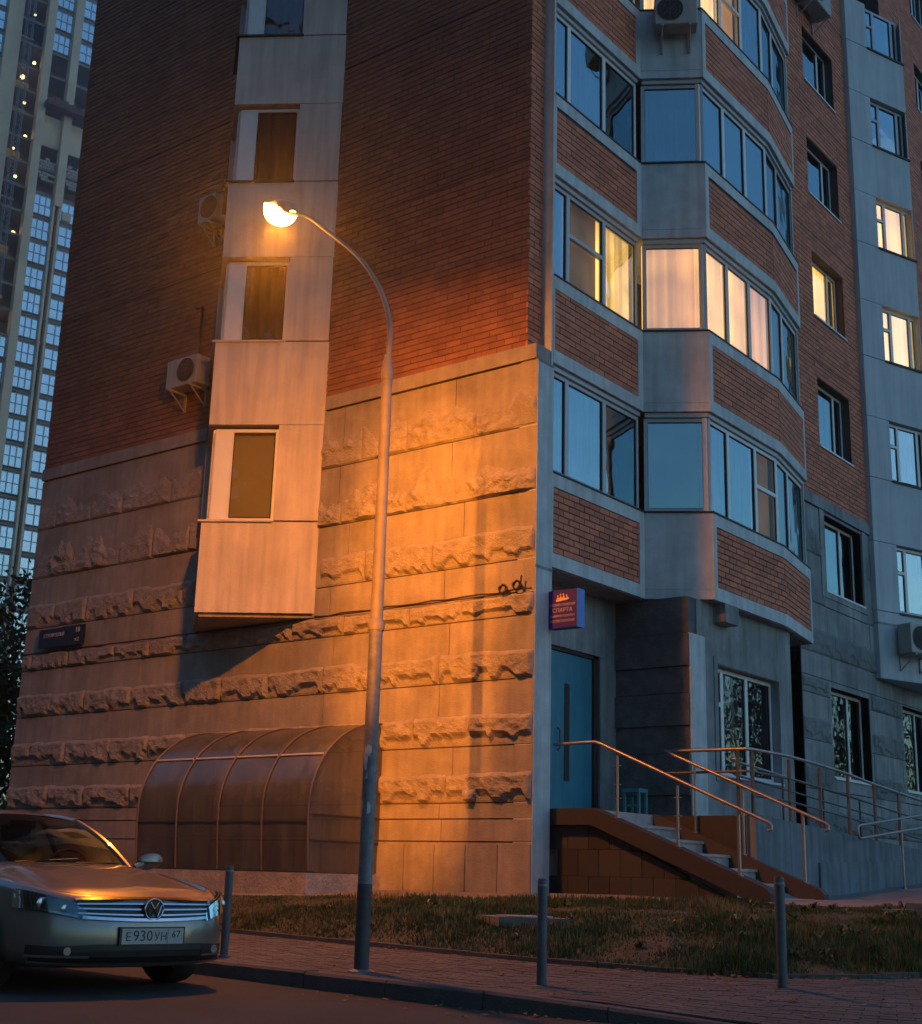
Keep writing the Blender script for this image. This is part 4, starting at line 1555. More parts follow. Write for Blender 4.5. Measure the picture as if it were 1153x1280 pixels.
for i in range(41):
    x = -0.02 - 10.9 * i / 40
    if -6.5 < x < -4.1:
        continue
    pts.append((x, -.045 - .008 * math.sin(i * 1.7), 4.475 - .05 * i / 40 + .012 * math.sin(i * 2.3)))
A_ = [p for p in pts if p[0] > -4.2]
B_ = [p for p in pts if p[0] < -6.4]
for seg in (A_, B_):
    m = MB()
    m.tube(seg, .011, 6)
    m.build('cable_run', M_DARKF, cb)
m = MB()
for k in range(2):
    c = Vector((-.42 + .22 * k - .03, -.07, 4.50))
    m.tube([(c.x + .055 * math.cos(a * .9) * (1 + .3 * math.sin(a * 2.1)), c.y - .02 * math.sin(a * 1.3), c.z + .06 * math.sin(a * .9) + (.03 if k else 0)) for a in np.linspace(0, 15, 40)], .012, 6)
m.tube([(-.18, -.07, 4.5), (-.16, -.08, 4.58), (-.155, -.08, 4.65)], .012, 6)
m.build('coil', M_DARKF, cb)

# ------------------------------------------------------------------ signs
def text(body, size, mw, mat_, parent, name='lettering', ext=.002, align='CENTER'):
    c = bpy.data.curves.new(name, 'FONT')
    c.body = body
    c.size = size
    c.extrude = ext
    c.align_x = align
    c.align_y = 'CENTER'
    c.resolution_u = 2
    c.materials.append(mat_)
    tmp = bpy.data.objects.new('tmp', c)
    COL.objects.link(tmp)
    me = bpy.data.meshes.new_from_object(tmp.evaluated_get(bpy.context.evaluated_depsgraph_get()))
    COL.objects.unlink(tmp)
    bpy.data.objects.remove(tmp)
    me.name = name
    o = bpy.data.objects.new(name, me)
    COL.objects.link(o)
    o.parent = parent
    off = OFF.get(parent.name, Vector((0, 0, 0)))
    o.matrix_local = Matrix.Translation(-off) @ mw
    return o
def face_mw(x, y, z, u, n):
    u = Vector((u[0], u[1], 0)).normalized()
    n = Vector((n[0], n[1], 0)).normalized()
    w = Vector((0, 0, 1))
    return Matrix(((u.x, w.x, n.x, x), (u.y, w.y, n.y, y), (u.z, w.z, n.z, z), (0, 0, 0, 1)))
sg = thing('shop_sign', 'small purple box sign with pink lettering and blue side on the corner pillar', 'sign', (.2, .4, 4.25))
M_PUR = mat('purple_sign', (0.035, 0.014, 0.20), 0.4, var=.06)
M_BLU = mat('blue_sign_side', (0.03, 0.16, 0.55), 0.4, var=.06)
M_PINK = mat('pink_letters', (0.5, 0.36, 0.36), 0.6, var=.03)
M_GOLD = mat('gold_crown', (0.85, 0.5, 0.15), 0.5, var=.05)
m = MB()
m.box((-.005, .31, 4.0), (.445, .47, 4.49))
m.build('sign_box', M_PUR, sg)
m = MB()
m.box((.4455, .305, 3.995), (.452, .475, 4.495))
m.build('side_panel', M_BLU, sg)
U, Nn = (1, 0), (0, -1)
for body, z, s_z in (('СТОМАТОЛОГИЯ', 4.295, .046), ('СПАРТА', 4.225, .075), ('НАЙКРУГОСУТОЧ', 4.15, .042), ('КОСМЕТОЛОГИЯ', 4.085, .044)):
    text(body, s_z, face_mw(.22, .309, z, U, Nn), M_PINK, sg)
m = MB()
y = .3085
m.poly([(.13, y, 4.34), (.31, y, 4.36), (.325, y, 4.385), (.12, y, 4.365)])
for k, xx in enumerate((.15, .19, .235, .285)):
    m.poly([(xx - .022, y, 4.372), (xx + .022, y, 4.376), (xx + .008, y, 4.405 + .02 * (k in (1, 2)))])
    m.poly([(xx - .012, y - .0005, 4.412 + .018 * (k in (1, 2))), (xx, y - .0005, 4.402 + .018 * (k in (1, 2))), (xx + .012, y - .0005, 4.414 + .018 * (k in (1, 2))), (xx, y - .0005, 4.428 + .018 * (k in (1, 2)))])
m.build('crown', M_GOLD, sg)
m = MB()
m.box((-.01, .37, 4.2), (.0, .42, 4.3))
m.build('bracket', M_DARKF, sg)
ap = thing('address_plate', 'dark navy house number plate on the left part of the concrete wall', 'sign', (-9.7, -.05, 4.66))
M_NAVY = mat('navy_plate', (0.012, 0.015, 0.05), 0.35, var=.05)
m = MB()
m.box((-10.35, -.11, 4.50), (-9.72, -.075, 4.82))
m.box((-9.715, -.115, 4.49), (-9.12, -.07, 4.83))
m.build('plate', M_NAVY, ap)
M_WLET = mat('white_letters', (0.55, 0.55, 0.6), 0.6, var=.03)
text('СТРОИТЕЛЕЙ', .085, face_mw(-9.92, -.116, 4.70, (1, 0), (0, -1)), M_WLET, ap)
text('18', .13, face_mw(-9.27, -.118, 4.74, (1, 0), (0, -1)), M_WLET, ap)
text('к.2', .09, face_mw(-9.27, -.118, 4.58, (1, 0), (0, -1)), M_WLET, ap)
m = MB()
m.box((-10.3, -.07, 4.6), (-10.2, .0, 4.7))
m.box((-9.3, -.07, 4.6), (-9.2, .0, 4.7))
m.build('bracket', M_DARKF, ap)

# ------------------------------------------------------------------ air conditioners
M_AC = mat('ac_casing', (0.34, 0.32, 0.29), 0.5, var=.1, scale=5, streak=.12)
def ac(F, u0, w, z0, h, d, label, gap=.06, fan=.62, pipe=None):
    c = F.p(u0 + w / 2, gap + d / 2, z0)
    t = thing('air_conditioner', label, 'air conditioner', c, 'outdoor air conditioner units')
    m = MB()
    m.fbox(F, u0, u0 + w, gap, gap + d, z0, z0 + h)
    o = m.build('casing', M_AC, t)
    bv = o.modifiers.new('bevel', 'BEVEL')
    bv.width = .018
    bv.segments = 2
    m = MB()
    n = gap + d + .004
    cu, cz = u0 + w * (1 - fan) + w * .02, z0 + h * .52
    cu = u0 + w * .36
    r_ = h * .40
    pts = [F.p(cu + r_ * math.cos(a), n, cz + r_ * math.sin(a)) for a in np.linspace(0, 6.283, 25)[:-1]]
    m.poly(pts)
    m.build('fan_opening', M_DARKF, t)
    m = MB()
    for k in range(4):
        rr = r_ * (.25 + .25 * k)
        m.tube([F.p(cu + rr * math.cos(a), n + .008, cz + rr * math.sin(a)) for a in np.linspace(0, 6.283, 21)], .005, 5, False)
    for a in np.linspace(0, 6.283, 9)[:-1]:
        m.tube([F.p(cu, n + .008, cz), F.p(cu + r_ * math.cos(a), n + .008, cz + r_ * math.sin(a))], .004, 4)
    m.build('fan_grille', M_RAILD, t)
    for uu in (u0 + .12, u0 + w - .12):
        m = MB()
        m.fbox(F, uu - .02, uu + .02, 0.0, gap + d + .02, z0 - .04, z0 - .003)
        m.fbox(F, uu - .02, uu + .02, 0.0, .03, z0 - .32, z0 - .041)
        m.tube([F.p(uu, .02, z0 - .3), F.p(uu, gap + d - .02, z0 - .04)], .014, 6)
        m.build('bracket', M_AC, t)
    if pipe:
        m = MB()
        m.tube([F.p(*q) for q in pipe], .022, 8)
        m.build('pipe', M_DARKF, t)
    return t
ac(FA, 6.50, .74, 8.54, .50, .30, 'pale air conditioner on the front brick wall beside the bay with a cable rising above it', pipe=[(6.75, .04, 8.9), (6.85, .03, 9.1), (6.86, .03, 10.05), (7.0, .03, 10.06)])
ac(FA, 6.42, .42, 11.45, .50, .26, 'pale air conditioner on the front brick wall left of the glowing street lamp', pipe=[(6.5, .04, 11.9), (6.48, .03, 13.2)])
ac(F2, .22, .68, 14.12, .52, .30, 'air conditioner with large black fan on the chamfered balcony at the top', gap=.05)
ac(FB, 8.85, 1.0, 18.35, .62, .34, 'air conditioner high on the red brick wall at the top edge')
ac(FG, .72, .80, 5.30, .58, .32, 'air conditioner on the grey bay at the right edge above the ground floor', gap=.08)

# ------------------------------------------------------------------ parked car
car = thing('parked_car', 'bronze silver saloon car parked at the kerb with its nose to the right', 'car', (0, 0, 0))
M_PAINT = mat('car_paint', (0.20, 0.168, 0.145), 0.32, 0.5, var=.03, coat=1.0)
M_BLACK = mat('black_plastic', (0.012, 0.012, 0.013), 0.5, var=.1)
M_CHROME = mat('chrome', (0.5, 0.5, 0.52), 0.16, 1.0, var=.02)
M_TYRE = mat('tyre', (0.02, 0.02, 0.02), 0.85, var=.1)
M_RIM = mat('rim_alloy', (0.35, 0.35, 0.36), 0.3, 0.9, var=.05)
M_CGLASS = glass('car_glass', ior=1.55, tr=.42)
M_LAMPG = glass('headlamp_cover', ior=1.6, tr=.85)
M_PLATE = mat('plate_white', (0.34, 0.33, 0.31), 0.5, var=.03)
M_INK = mat('plate_ink', (0.02, 0.02, 0.02), 0.6, var=.03)
M_SEAT = mat('seat_fabric', (0.05, 0.04, 0.035), 0.9, var=.1)
M_REFL = mat('headlamp_reflector', (0.32, 0.38, 0.44), 0.16, 0.9, var=.05)
HALF = [(0, 0), (-.012, .2), (-.035, .38), (-.085, .55), (-.165, .69), (-.29, .80), (-.47, .872), (-.8, .905), (-1.3, .92), (-2.4, .928), (-3.4, .92), (-4.1, .88), (-4.5, .78), (-4.68, .6), (-4.77, .3), (-4.8, 0)]
HS = [p for p in smooth_poly([Vector((x, y, 0)) for x, y in HALF], 4)]
def shoulder(x):
    a = [(-4.8, .95), (-4.2, .97), (-3.2, .945), (-2.2, .915), (-1.5, .885), (-1.0, .845), (-.5, .785), (-.2, .74), (0, .715)]
    for (x0, z0), (x1, z1) in zip(a, a[1:]):
        if x <= x1:
            t = (x - x0) / (x1 - x0)
            return z0 + (z1 - z0) * t
    return .715
def ring_pt(p, nrm, v):
    zs = shoulder(p.x)
    z = .2 + (zs - .2) * v
    front = max(0, min(1, (p.x + .9) / .9))
    ins = .10 * (1 - min(v / .22, 1)) ** 2 + .03 * max(0, v - .5) ** 1.5 * 3
    ins += front * (.10 * max(0, v - .55) + .02 * max(0, .3 - v))
    if v > .93:
        ins += (.02 + .02 * front) * (v - .93) / .07
    q = p - nrm * ins
    return Vector((q.x, q.y, z))
HN = []
for i, p in enumerate(HS):
    t = (HS[min(i + 1, len(HS) - 1)] - HS[max(i - 1, 0)]).normalized()
    nrm = Vector((t.y, -t.x, 0))
    if nrm.x * p.x + nrm.y * p.y < 0 and nrm.y < 0:
        nrm = -nrm
    HN.append(Vector((-t.y, t.x, 0)) * -1 if False else nrm)
# make sure normals point outwards: nose +x, side +y, tail -x
for i, p in enumerate(HS):
    c = Vector((-2.4, 0, 0))
    if HN[i].dot(p - c) < 0:
        HN[i] = -HN[i]
HN[0] = Vector((1, 0, 0))
HN[-1] = Vector((-1, 0, 0))
LV = [0, .06, .14, .25, .36, .48, .6, .72, .82, .9, .95, .985, 1.0]
m = MB()
full = [(p, n) for p, n in zip(HS, HN)] + [(Vector((p.x, -p.y, 0)), Vector((n.x, -n.y, 0))) for p, n in reversed(list(zip(HS, HN))[1:-1])]
nf = len(full)
for (p, n) in full:
    for v in LV:
        m.v.append(tuple(ring_pt(p, n, v)))
    q = ring_pt(p, n, 1.0) - n * .035
    m.v.append((q.x, q.y, q.z + .006))
    q = ring_pt(p, n, 1.0) - n * .06
    m.v.append((q.x, q.y, q.z - .04))
nl = len(LV) + 2
for i in range(nf):
    j = (i + 1) % nf
    for k in range(nl - 1):
        m.f.append((i * nl + k, j * nl + k, j * nl + k + 1, i * nl + k + 1))
        m.mi.append(0)
m.f.append(tuple(i * nl for i in reversed(range(nf))))
m.mi.append(0)
body = m.build('body', M_PAINT, car, smooth=True)
def nose(y, z):
    """front surface: x at lateral y and height z"""
    ay = abs(y)
    for i in range(len(HS) - 1):
        if HS[i].y <= ay <= HS[i + 1].y + 1e-6:
            f = (ay - HS[i].y) / max(HS[i + 1].y - HS[i].y, 1e-6)
            p = HS[i].lerp(HS[i + 1], f)
            n = HN[i].lerp(HN[i + 1], f).normalized()
            v = (z - .2) / (shoulder(p.x) - .2)
            q = ring_pt(p, n, max(0, min(1, v)))
            return q.x, n
    return -.9, Vector((0, 1, 0))
def patch(y0, y1, zf0, zf1, off, ny=24, nz=3, thick=.012):
    m = MB()
    def fn(u, v, o):
        y = y0 + (y1 - y0) * u
        a, b = (zf0(y) if callable(zf0) else zf0), (zf1(y) if callable(zf1) else zf1)
        z = a + (b - a) * v
        x, n = nose(y, z)
        if y < 0:
            n = Vector((n.x, -abs(n.y), 0))
        else:
            n = Vector((n.x, abs(n.y), 0))
        q = Vector((x, y, z)) + n * o
        return (q.x, q.y, q.z)
    m.grid(lambda u, v: fn(u, v, off), ny, nz)
    m.grid(lambda u, v: fn(1 - u, v, off - thick), ny, nz)
    m.grid(lambda u, v: fn(u, 0, off - thick * v), ny, 1)
    m.grid(lambda u, v: fn(u, 1, off - thick * (1 - v)), ny, 1)
    m.grid(lambda u, v: fn(0, v, off - thick * (1 - u)), 1, nz)
    m.grid(lambda u, v: fn(1, v, off - thick * u), 1, nz)
    return m
# hood
def hood(u, v):
    y = (v * 2 - 1) * (.80 - .02 * u)
    ax = abs(y) / .8
    xfront = nose(abs(y) * .96, .70)[0] - .015 - .03 * ax ** 3
    xback = -1.36 - .10 * ax ** 2
    x = xfront + (xback - xfront) * u
    zf = .722 + .02 * (1 - ax ** 2)
    zb_ = .955 - .045 * ax ** 2
    e = 1 - (1 - u) ** 1.55
    z = zf + (zb_ - zf) * e
    z += .012 * math.exp(-((abs(y) - .5) / .12) ** 2) * min(1, u * 4) - .012 * ax ** 6
    z -= .03 * max(0, 1 - u * 12)
    return (x, y, z)
m = MB()
m.grid(hood, 28, 32)
m.build('hood', M_PAINT, car, smooth=True)
m = MB()
m.grid(lambda u, v: (-1.33 - .13 * u - .1 * (v * 2 - 1) ** 2, (v * 2 - 1) * .76, .935 - .02 * (v * 2 - 1) ** 2 + .005 * u), 2, 12)
m.build('cowl', M_BLACK, car)
# glasshouse
def wsc(u, v):
    s_ = v * 2 - 1
    bx, bz = -1.42 - .16 * s_ * s_, .945 - .03 * s_ * s_
    tx, tz = -2.16 - .07 * s_ * s_, 1.365 - .035 * s_ * s_
    yb, yt = .745 * s_, .555 * s_
    bul = .035 * math.sin(u * math.pi)
    return (bx + (tx - bx) * u + bul * .5, yb + (yt - yb) * u, bz + (tz - bz) * u + bul)
m = MB()
m.grid(wsc, 12, 16)
m.build('windscreen', M_CGLASS, car, smooth=True)
ROOF = [(-2.14, 1.362, .57), (-2.5, 1.405, .585), (-2.9, 1.415, .585), (-3.3, 1.385, .57), (-3.7, 1.31, .54)]
RS = smooth_poly([Vector(p) for p in ROOF], 4)
m = MB()
def rooff(u, v):
    p = at(RS, u)
    s_ = v * 2 - 1
    return (p.x - .07 * s_ * s_ * (1 - u), s_ * p.z, p.y - .05 * abs(s_) ** 2.5 + .0)
m.grid(rooff, 16, 14)
m.build('roof', M_PAINT, car, smooth=True)
m = MB()
def rearg(u, v):
    s_ = v * 2 - 1
    return (-3.7 - .75 * u - .0, s_ * (.54 + .16 * u), 1.31 - .05 * abs(s_) ** 2.5 - .34 * u + .03 * math.sin(u * math.pi))
m.grid(rearg, 8, 10)
m.build('rear_window', M_CGLASS, car, smooth=True)
for sd in (1, -1):
    m = MB()
    def sideg(u, v):
        x0 = -1.56 - 2.75 * u
        xt = -2.2 - 1.5 * u
        p = at(RS, u)
        zt = p.y - .05
        yt = p.z
        zb_ = shoulder(x0) - .0
        x = x0 + (xt - x0) * v
        bul = .03 * math.sin(v * math.pi)
        return (x, sd * (.80 + (yt - .80) * v + bul), zb_ + (zt - zb_) * v)
    m.grid(sideg, 16, 8)
    m.build('side_window', M_CGLASS, car, smooth=True)
    m = MB()
    m.tube([Vector(wsc(k / 8, .5 + .5 * sd)) + Vector((-.01, sd * .012, .0)) for k in range(9)] + [Vector(sideg(k / 8, 1)) + Vector((0, sd * .01, .012)) for k in range(9)], .028, 8)
    m.build('pillar', M_PAINT, car, smooth=True)
    m = MB()
    m.tube([sideg(k / 10, .02) for k in range(11)], .014, 6)
    m.tube([sideg(.47, k / 6) for k in range(7)], .03, 6)
    m.build('window_trim', M_BLACK, car)
    # shelf between body shoulder and glass
    m = MB()
    m.grid(lambda u, v: (-1.2 - 3.3 * u, sd * (.60 + .27 * v), shoulder(-1.2 - 3.3 * u) - .012), 10, 2)
    m.build('beltline', M_PAINT, car)
    # mirror
    m = MB()
    mc = Vector((-1.62, sd * .98, .985))
    m.grid(lambda u, v: mc + Vector((.065 * math.cos(u * math.pi) * 1.0 * math.sin(.15 + v * 2.84) - .02, sd * (.125 * (-math.cos(.15 + v * 2.84))), .075 * math.sin(u * math.pi * 2) * math.sin(.15 + v * 2.84))), 14, 10)
    m.tube([(-1.62, sd * .82, .93), (-1.62, sd * .9, .96)], .03, 8)
    m.build('mirror', M_PAINT, car, smooth=True)
    # wheels
    for wx in (-.95, -3.66):
        m = MB()
        prof = [(.20, .06), (.24, .105), (.31, .11), (.325, .09), (.33, .0), (.325, -.09), (.31, -.11)]
        k = 26
        for i in range(k):
            a = 6.2832 * i / k
            for (r_, o_) in prof:
                m.v.append((wx + r_ * math.cos(a), sd * (.80 + o_), .33 + r_ * math.sin(a)))
        npf = len(prof)
        for i in range(k):
            j = (i + 1) % k
            for q in range(npf - 1):
                m.f.append((i * npf + q, j * npf + q, j * npf + q + 1, i * npf + q + 1))
                m.mi.append(0)
        wh = m.build('wheel', M_TYRE, car, smooth=True)
        m = MB()
        for i in range(10):
            a = 6.2832 * i / 10
            m.tube([(wx + .03 * math.cos(a), sd * .885, .33 + .03 * math.sin(a)), (wx + .205 * math.cos(a), sd * .875, .33 + .205 * math.sin(a))], .02, 6)
        m.tube([(wx + .21 * math.cos(a), sd * .88, .33 + .21 * math.sin(a)) for a in np.linspace(0, 6.283, 25)], .015, 6, False)
        m.poly([(wx + .2 * math.cos(a), sd * .82, .33 + .2 * math.sin(a)) for a in np.linspace(0, 6.283, 25)[:-1]])
        m.build('rim', M_RIM, wh)
        # dark wheel arch
        m = MB()
        m.tube([(wx + .375 * math.cos(a), sd * .915, .30 + .375 * math.sin(a)) for a in np.linspace(-.25, 3.39, 20)], .03, 6)
        m.poly([(wx + .37 * math.cos(a), sd * .9285, .31 + .37 * math.sin(a)) for a in np.linspace(-.3, 3.44, 20)])
        m.build('wheel_arch', M_BLACK, car)
# interior
m = MB()
m.box((-4.2, -.70, .55), (-1.55, .70, .80))
m.box((-1.75, -.68, .78), (-1.5, .68, .93))
m.build('dashboard', M_SEAT, car)
for sd in (1, -1):
    m = MB()
    m.hexa([(-2.75, sd * .38 - .24, .7), (-2.6, sd * .38 - .24, .7), (-2.6, sd * .38 + .24, .7), (-2.75, sd * .38 + .24, .7), (-2.95, sd * .38 - .2, 1.12), (-2.83, sd * .38 - .2, 1.12), (-2.83, sd * .38 + .2, 1.12), (-2.95, sd * .38 + .2, 1.12)])
    m.box((-2.98, sd * .38 - .12, 1.14), (-2.88, sd * .38 + .12, 1.28))
    m.build('seat', M_SEAT, car)
m = MB()
m.tube([(-1.95 - .03 * math.cos(a), .38 + .18 * math.sin(a), .92 + .15 * math.cos(a)) for a in np.linspace(0, 6.283, 21)], .014, 6, False)
m.build('steering_wheel', M_BLACK, car)
m = MB()
m.box((-2.12, -.11, 1.24), (-2.09, .11, 1.31))
m.build('rear_view_mirror', M_BLACK, car)
# front: grille, bars, emblem
gz0 = lambda y: .535 + .02 * (abs(y) / .56) ** 2
gz1 = lambda y: .70 - .012 * (abs(y) / .56) ** 2
patch(-.55, .55, gz0, gz1, .006).build('grille', M_BLACK, car)
for k in range(4):
    f0 = .0 + k * .245
    h = .022 if k == 0 else .011
    a = (lambda y, f0=f0: gz0(y) + (gz1(y) - gz0(y)) * f0)
    b = (lambda y, f0=f0, h=h: gz0(y) + (gz1(y) - gz0(y)) * f0 + h)
    wd_ = .56 - .03 * (k == 0)
    patch(-wd_, wd_, a, b, .02, thick=.02).build('grille_bar', M_CHROME, car)
patch(-.57, .57, lambda y: gz1(y) - .004, lambda y: gz1(y) + .012, .016, thick=.02).build('grille_bar', M_CHROME, car)
ex = nose(0, .62)[0] + .028
em = MB()
em.tube([(ex - .01, 0, .622), (ex + .006, 0, .622)], .079, 28)
emb = em.build('emblem', M_BLACK, car)
em = MB()
em.tube([(ex + .008, .077 * math.cos(a), .622 + .077 * math.sin(a)) for a in np.linspace(0, 6.283, 33)], .0075, 8, False)
for q in ([(-.036, .056), (0.0, .006), (.036, .056)], [(-.062, .030), (-.032, -.056), (0, .0), (.032, -.056), (.062, .030)]):
    em.tube([(ex + .009, a, .622 + b) for a, b in q], .0075, 6)
em.build('emblem_ring', M_CHROME, emb, smooth=True)
# headlamps
for sd in (1, -1):
    lo_ = lambda y: .538 + .085 * max(0, (abs(y) - .50) / .37) ** .9
    hi_ = lambda y: .60 + .155 * max(0, (abs(y) - .50) / .37) ** .6
    a, b = (.5, .868) if sd > 0 else (-.868, -.5)
    hl = patch(a, b, lo_, hi_, .004, 18, 4).build('headlight', mat('lamp_bowl', (.09, .11, .14), .22, .8, var=.3, scale=30), car)
    patch(a, b, lo_, hi_, .022, 18, 4, thick=.004).build('cover', M_LAMPG, hl, smooth=True)
    for (yy, zz, rr) in ((.64, .618, .036), (.765, .655, .045)):
        x, n = nose(yy, zz)
        m = MB()
        m.grid(lambda u, v: (x + .012 + .006 * math.cos(u * 1.5), sd * yy + rr * math.sin(u * 1.57) * math.cos(v * 6.2832), zz + rr * math.sin(u * 1.57) * math.sin(v * 6.2832)), 4, 16)
        m.build('projector', M_REFL, hl, smooth=True)
    patch(min(sd * .56, sd * .84), max(sd * .56, sd * .84), lambda y: lo_(y) + .006, lambda y: lo_(y) + .018, .014, 12, 1, thick=.006).build('light_strip', M_REFL, hl)
    # fog lamp recess with bright trim
    a, b = (.47, .82) if sd > 0 else (-.82, -.47)
    fg = patch(a, b, lambda y: .285 + .012 * (abs(y) - .47), lambda y: .345 + .05 * (abs(y) - .47), .006, 12, 2).build('fog_light', M_BLACK, car)
    patch(a, b, lambda y: .272 + .012 * (abs(y) - .47), lambda y: .288 + .012 * (abs(y) - .47), .016, 12, 1).build('trim', M_RAIL, fg)
    x, n = nose(.62, .32)
    m = MB()
    m.tube([(x + .0, sd * .62, .322), (x + .02, sd * .62, .322)], .03, 14)
    m.build('fog_lens', M_REFL, fg)
patch(-.80, .80, .235, lambda y: .372 - .02 * min(1, max(0, (abs(y) - .42) / .3)), .004, 30, 3).build('lower_intake', M_BLACK, car)
patch(-.80, .80, lambda y: .212 + .02 * (abs(y) / .8) ** 3, lambda y: .228 + .02 * (abs(y) / .8) ** 3, .022, 30, 1).build('lip_strip', M_RAIL, car)
pxx = nose(.2, .42)[0] + .018
m = MB()
m.box((pxx - .03, -.275, .362), (pxx - .002, .275, .495))
pl_ = m.build('number_plate', M_BLACK, car)
m = MB()
m.box((pxx - .0015, -.26, .372), (pxx + .003, .26, .485))
m.build('plate_face', M_PLATE, pl_)
def ptext(body, size, y, z, parent):
    mw = Matrix(((0, 0, 1, pxx + .0035), (1, 0, 0, y), (0, 1, 0, z), (0, 0, 0, 1)))
    text(body, size, mw, M_INK, parent, ext=.0008)
ptext('Е', .085, -.205, .422, pl_)
ptext('930', .112, -.085, .428, pl_)
ptext('УН', .085, .065, .422, pl_)
ptext('67', .075, .195, .438, pl_)
m = MB()
m.box((pxx + .0028, .125, .374), (pxx + .0036, .1275, .483))
m.build('divider', M_INK, pl_)
# windscreen wipers
m = MB()
m.tube([wsc(.02, .25), Vector(wsc(.06, .62)) + Vector((.012, 0, .012))], .008, 6)
m.tube([wsc(.02, .6), Vector(wsc(.06, .93)) + Vector((.012, 0, .012))], .008, 6)
m.build('wiper', M_BLACK, car)
CARS = 1.0
car.scale = (CARS, CARS, CARS * .955)
car.rotation_euler = (0, 0, R(-7))
car.location = (1.62, -7.15, 0.0)

# ------------------------------------------------------------------ high-rise under construction, far left
tw = thing('tower_block', 'unfinished glass and concrete high rise seen behind the left edge of the building', 'high rise', (-131, 81, 0))
FT = Fr((-131.3, 81.1), (.225, .974))
M_TC = mat('tower_concrete', (0.80, 0.58, 0.40), 0.9, var=.15, scale=.3)
M_TD = mat('tower_slab', (0.30, 0.24, 0.19), 0.9, var=.2, scale=.3)
M_TG = mat('tower_glass', (0.13, 0.26, 0.34), 0.08, 0.0, var=.3, scale=.12, spec=1.0, island=.55)
M_TG.node_tree.nodes['Principled BSDF'].inputs['IOR'].default_value = 3.4
M_TF = mat('tower_mullion', (0.5, 0.48, 0.44), 0.5, var=.1)
M_TL = lit('site_lamp', (1.0, .72, .25), 5.0, .0, 1.0, .1)
M_TY = lit('site_lit_floor', (1.0, .68, .2), .10, .2, .3, .5)
for (a, b) in ((-11.4, -9.4), (-6.15, -5.05), (-2.45, -1.35), (3.2, 4.4)):
    m = MB()
    if a == -2.45:
        m.fbox(FT, a, b, -.5, .6, 84, 140)
        m.fbox(FT, a + .0, a + .28, -.5, .35, 0, 84)
        m.fbox(FT, b - .32, b - .05, -.5, .35, 0, 84)
    else:
        m.fbox(FT, a, b, -.5, .6, 0, 140)
    m.build('column', M_TC, tw)
m = MB()
m.fbox(FT, -40, 5, -30, -4, 0, 142)
m.build('tower_core', M_TD, tw)
FH = 3.42
for k in range(41):
    z = k * FH
    m = MB()
    m.fbox(FT, -30, 4.6, -4, -.1, z - .22, z + .12)
    m.build('floor_slab', M_TD if 5 < k else M_TC, tw)
M_TL2 = lit('tower_lit_pane', (1.0, .75, .4), .7, .1, .5, .3)
win_mesh = {}
def twin(u0, u1, z, nx):
    key = (round(u1 - u0, 2), nx)
    if key not in win_mesh:
        q = MB()
        w, h = u1 - u0, FH - .75
        q.k = 0
        Fz = Fr((0, 0), (.225, .974))
        q.poly([Fz.p(0, 0, 0), Fz.p(w, 0, 0), Fz.p(w, 0, h), Fz.p(0, 0, h)])
        q.k = 1
        for i in range(nx + 1):
            x = w * i / nx
            q.fbox(Fz, x - .06, x + .06, .0, .08, 0, h)
        for zz in (0, h * .5, h):
            q.fbox(Fz, 0, w, .0, .07, zz - .05, zz + .05)
        me = bpy.data.meshes.new('window')
        me.from_pydata(q.v, [], q.f)
        me.materials.append(M_TG)
        me.materials.append(M_TF)
        me.polygons.foreach_set('material_index', q.mi)
        win_mesh[key] = me
    o = bpy.data.objects.new('window', win_mesh[key])
    COL.objects.link(o)
    o.parent = tw
    o.location = Vector(FT.p(u0, -.05 - .12 * random.random(), z + .35)) - OFF[tw.name]
    if random.random() < .10:
        m = MB()
        w_ = (u1 - u0)
        a_ = u0 + w_ * random.choice((.05, .36, .66))
        m.fbox(FT, a_, a_ + w_ * .28, .02, .05, z + .5, z + .5 + random.choice((1.1, 2.2)))
        m.build('blind', random.choice((M_TL2, M_TC, M_TD)), tw)
for k in range(41):
    z = k * FH
    hi = z > 104.5
    lo2 = z < 84.5
    if hi or lo2:
        twin(-4.95, -2.5, z, 3)
        twin(-1.25, 3.1, z, 4)
    if z > 98 or z < 30:
        twin(-16.5, -11.5, z, 3)
    elif z < 62:
        twin(-8.8, -6.2, z, 3)
# lit site lamps on the open floors between the two left columns
for k, z in enumerate((110.6, 104.2, 100.4, 97.1, 93.3, 90.1, 86.2, 79.5, 72.5, 66.0)):
    u = -7.6 + .75 * math.sin(k * 2.1)
    z += .7 * math.sin(k * 4.3)
    m = MB()
    c = Vector(FT.p(u, -.4, z))
    q_ = .16 + .14 * ((k * 7) % 5) / 4
    m.grid(lambda a, b: c + q_ * Vector((math.sin(a * 3.1416) * math.cos(b * 6.2832), math.sin(a * 3.1416) * math.sin(b * 6.2832), math.cos(a * 3.1416))), 6, 8)
    m.build('site_lamp', M_TL, tw)
    m = MB()
    m.fbox(FT, -9.3, -6.2, -3.9, -3.8, z - 1.5, z + 1.0)
    m.build('lit_back_wall', M_TY, tw)
# hoist mast
m = MB()
for (u, n) in ((-9.1, 1.0), (-8.3, 1.0), (-9.1, 1.7), (-8.3, 1.7)):
    m.tube([FT.p(u, n, 0), FT.p(u, n, 138)], .07, 4)
for k in range(92):
    z = k * 1.5
    m.tube([FT.p(-9.1, 1.7, z), FT.p(-8.3, 1.7, z + .75)], .05, 3)
    m.tube([FT.p(-8.3, 1.7, z + .75), FT.p(-9.1, 1.7, z + 1.5)], .05, 3)
    m.tube([FT.p(-9.1, 1.0, z), FT.p(-8.3, 1.0, z)], .05, 3)
kind(m.build('hoist_mast', mat('mast_steel', (.22, .24, .28), .5, .4), tw), 'thing')
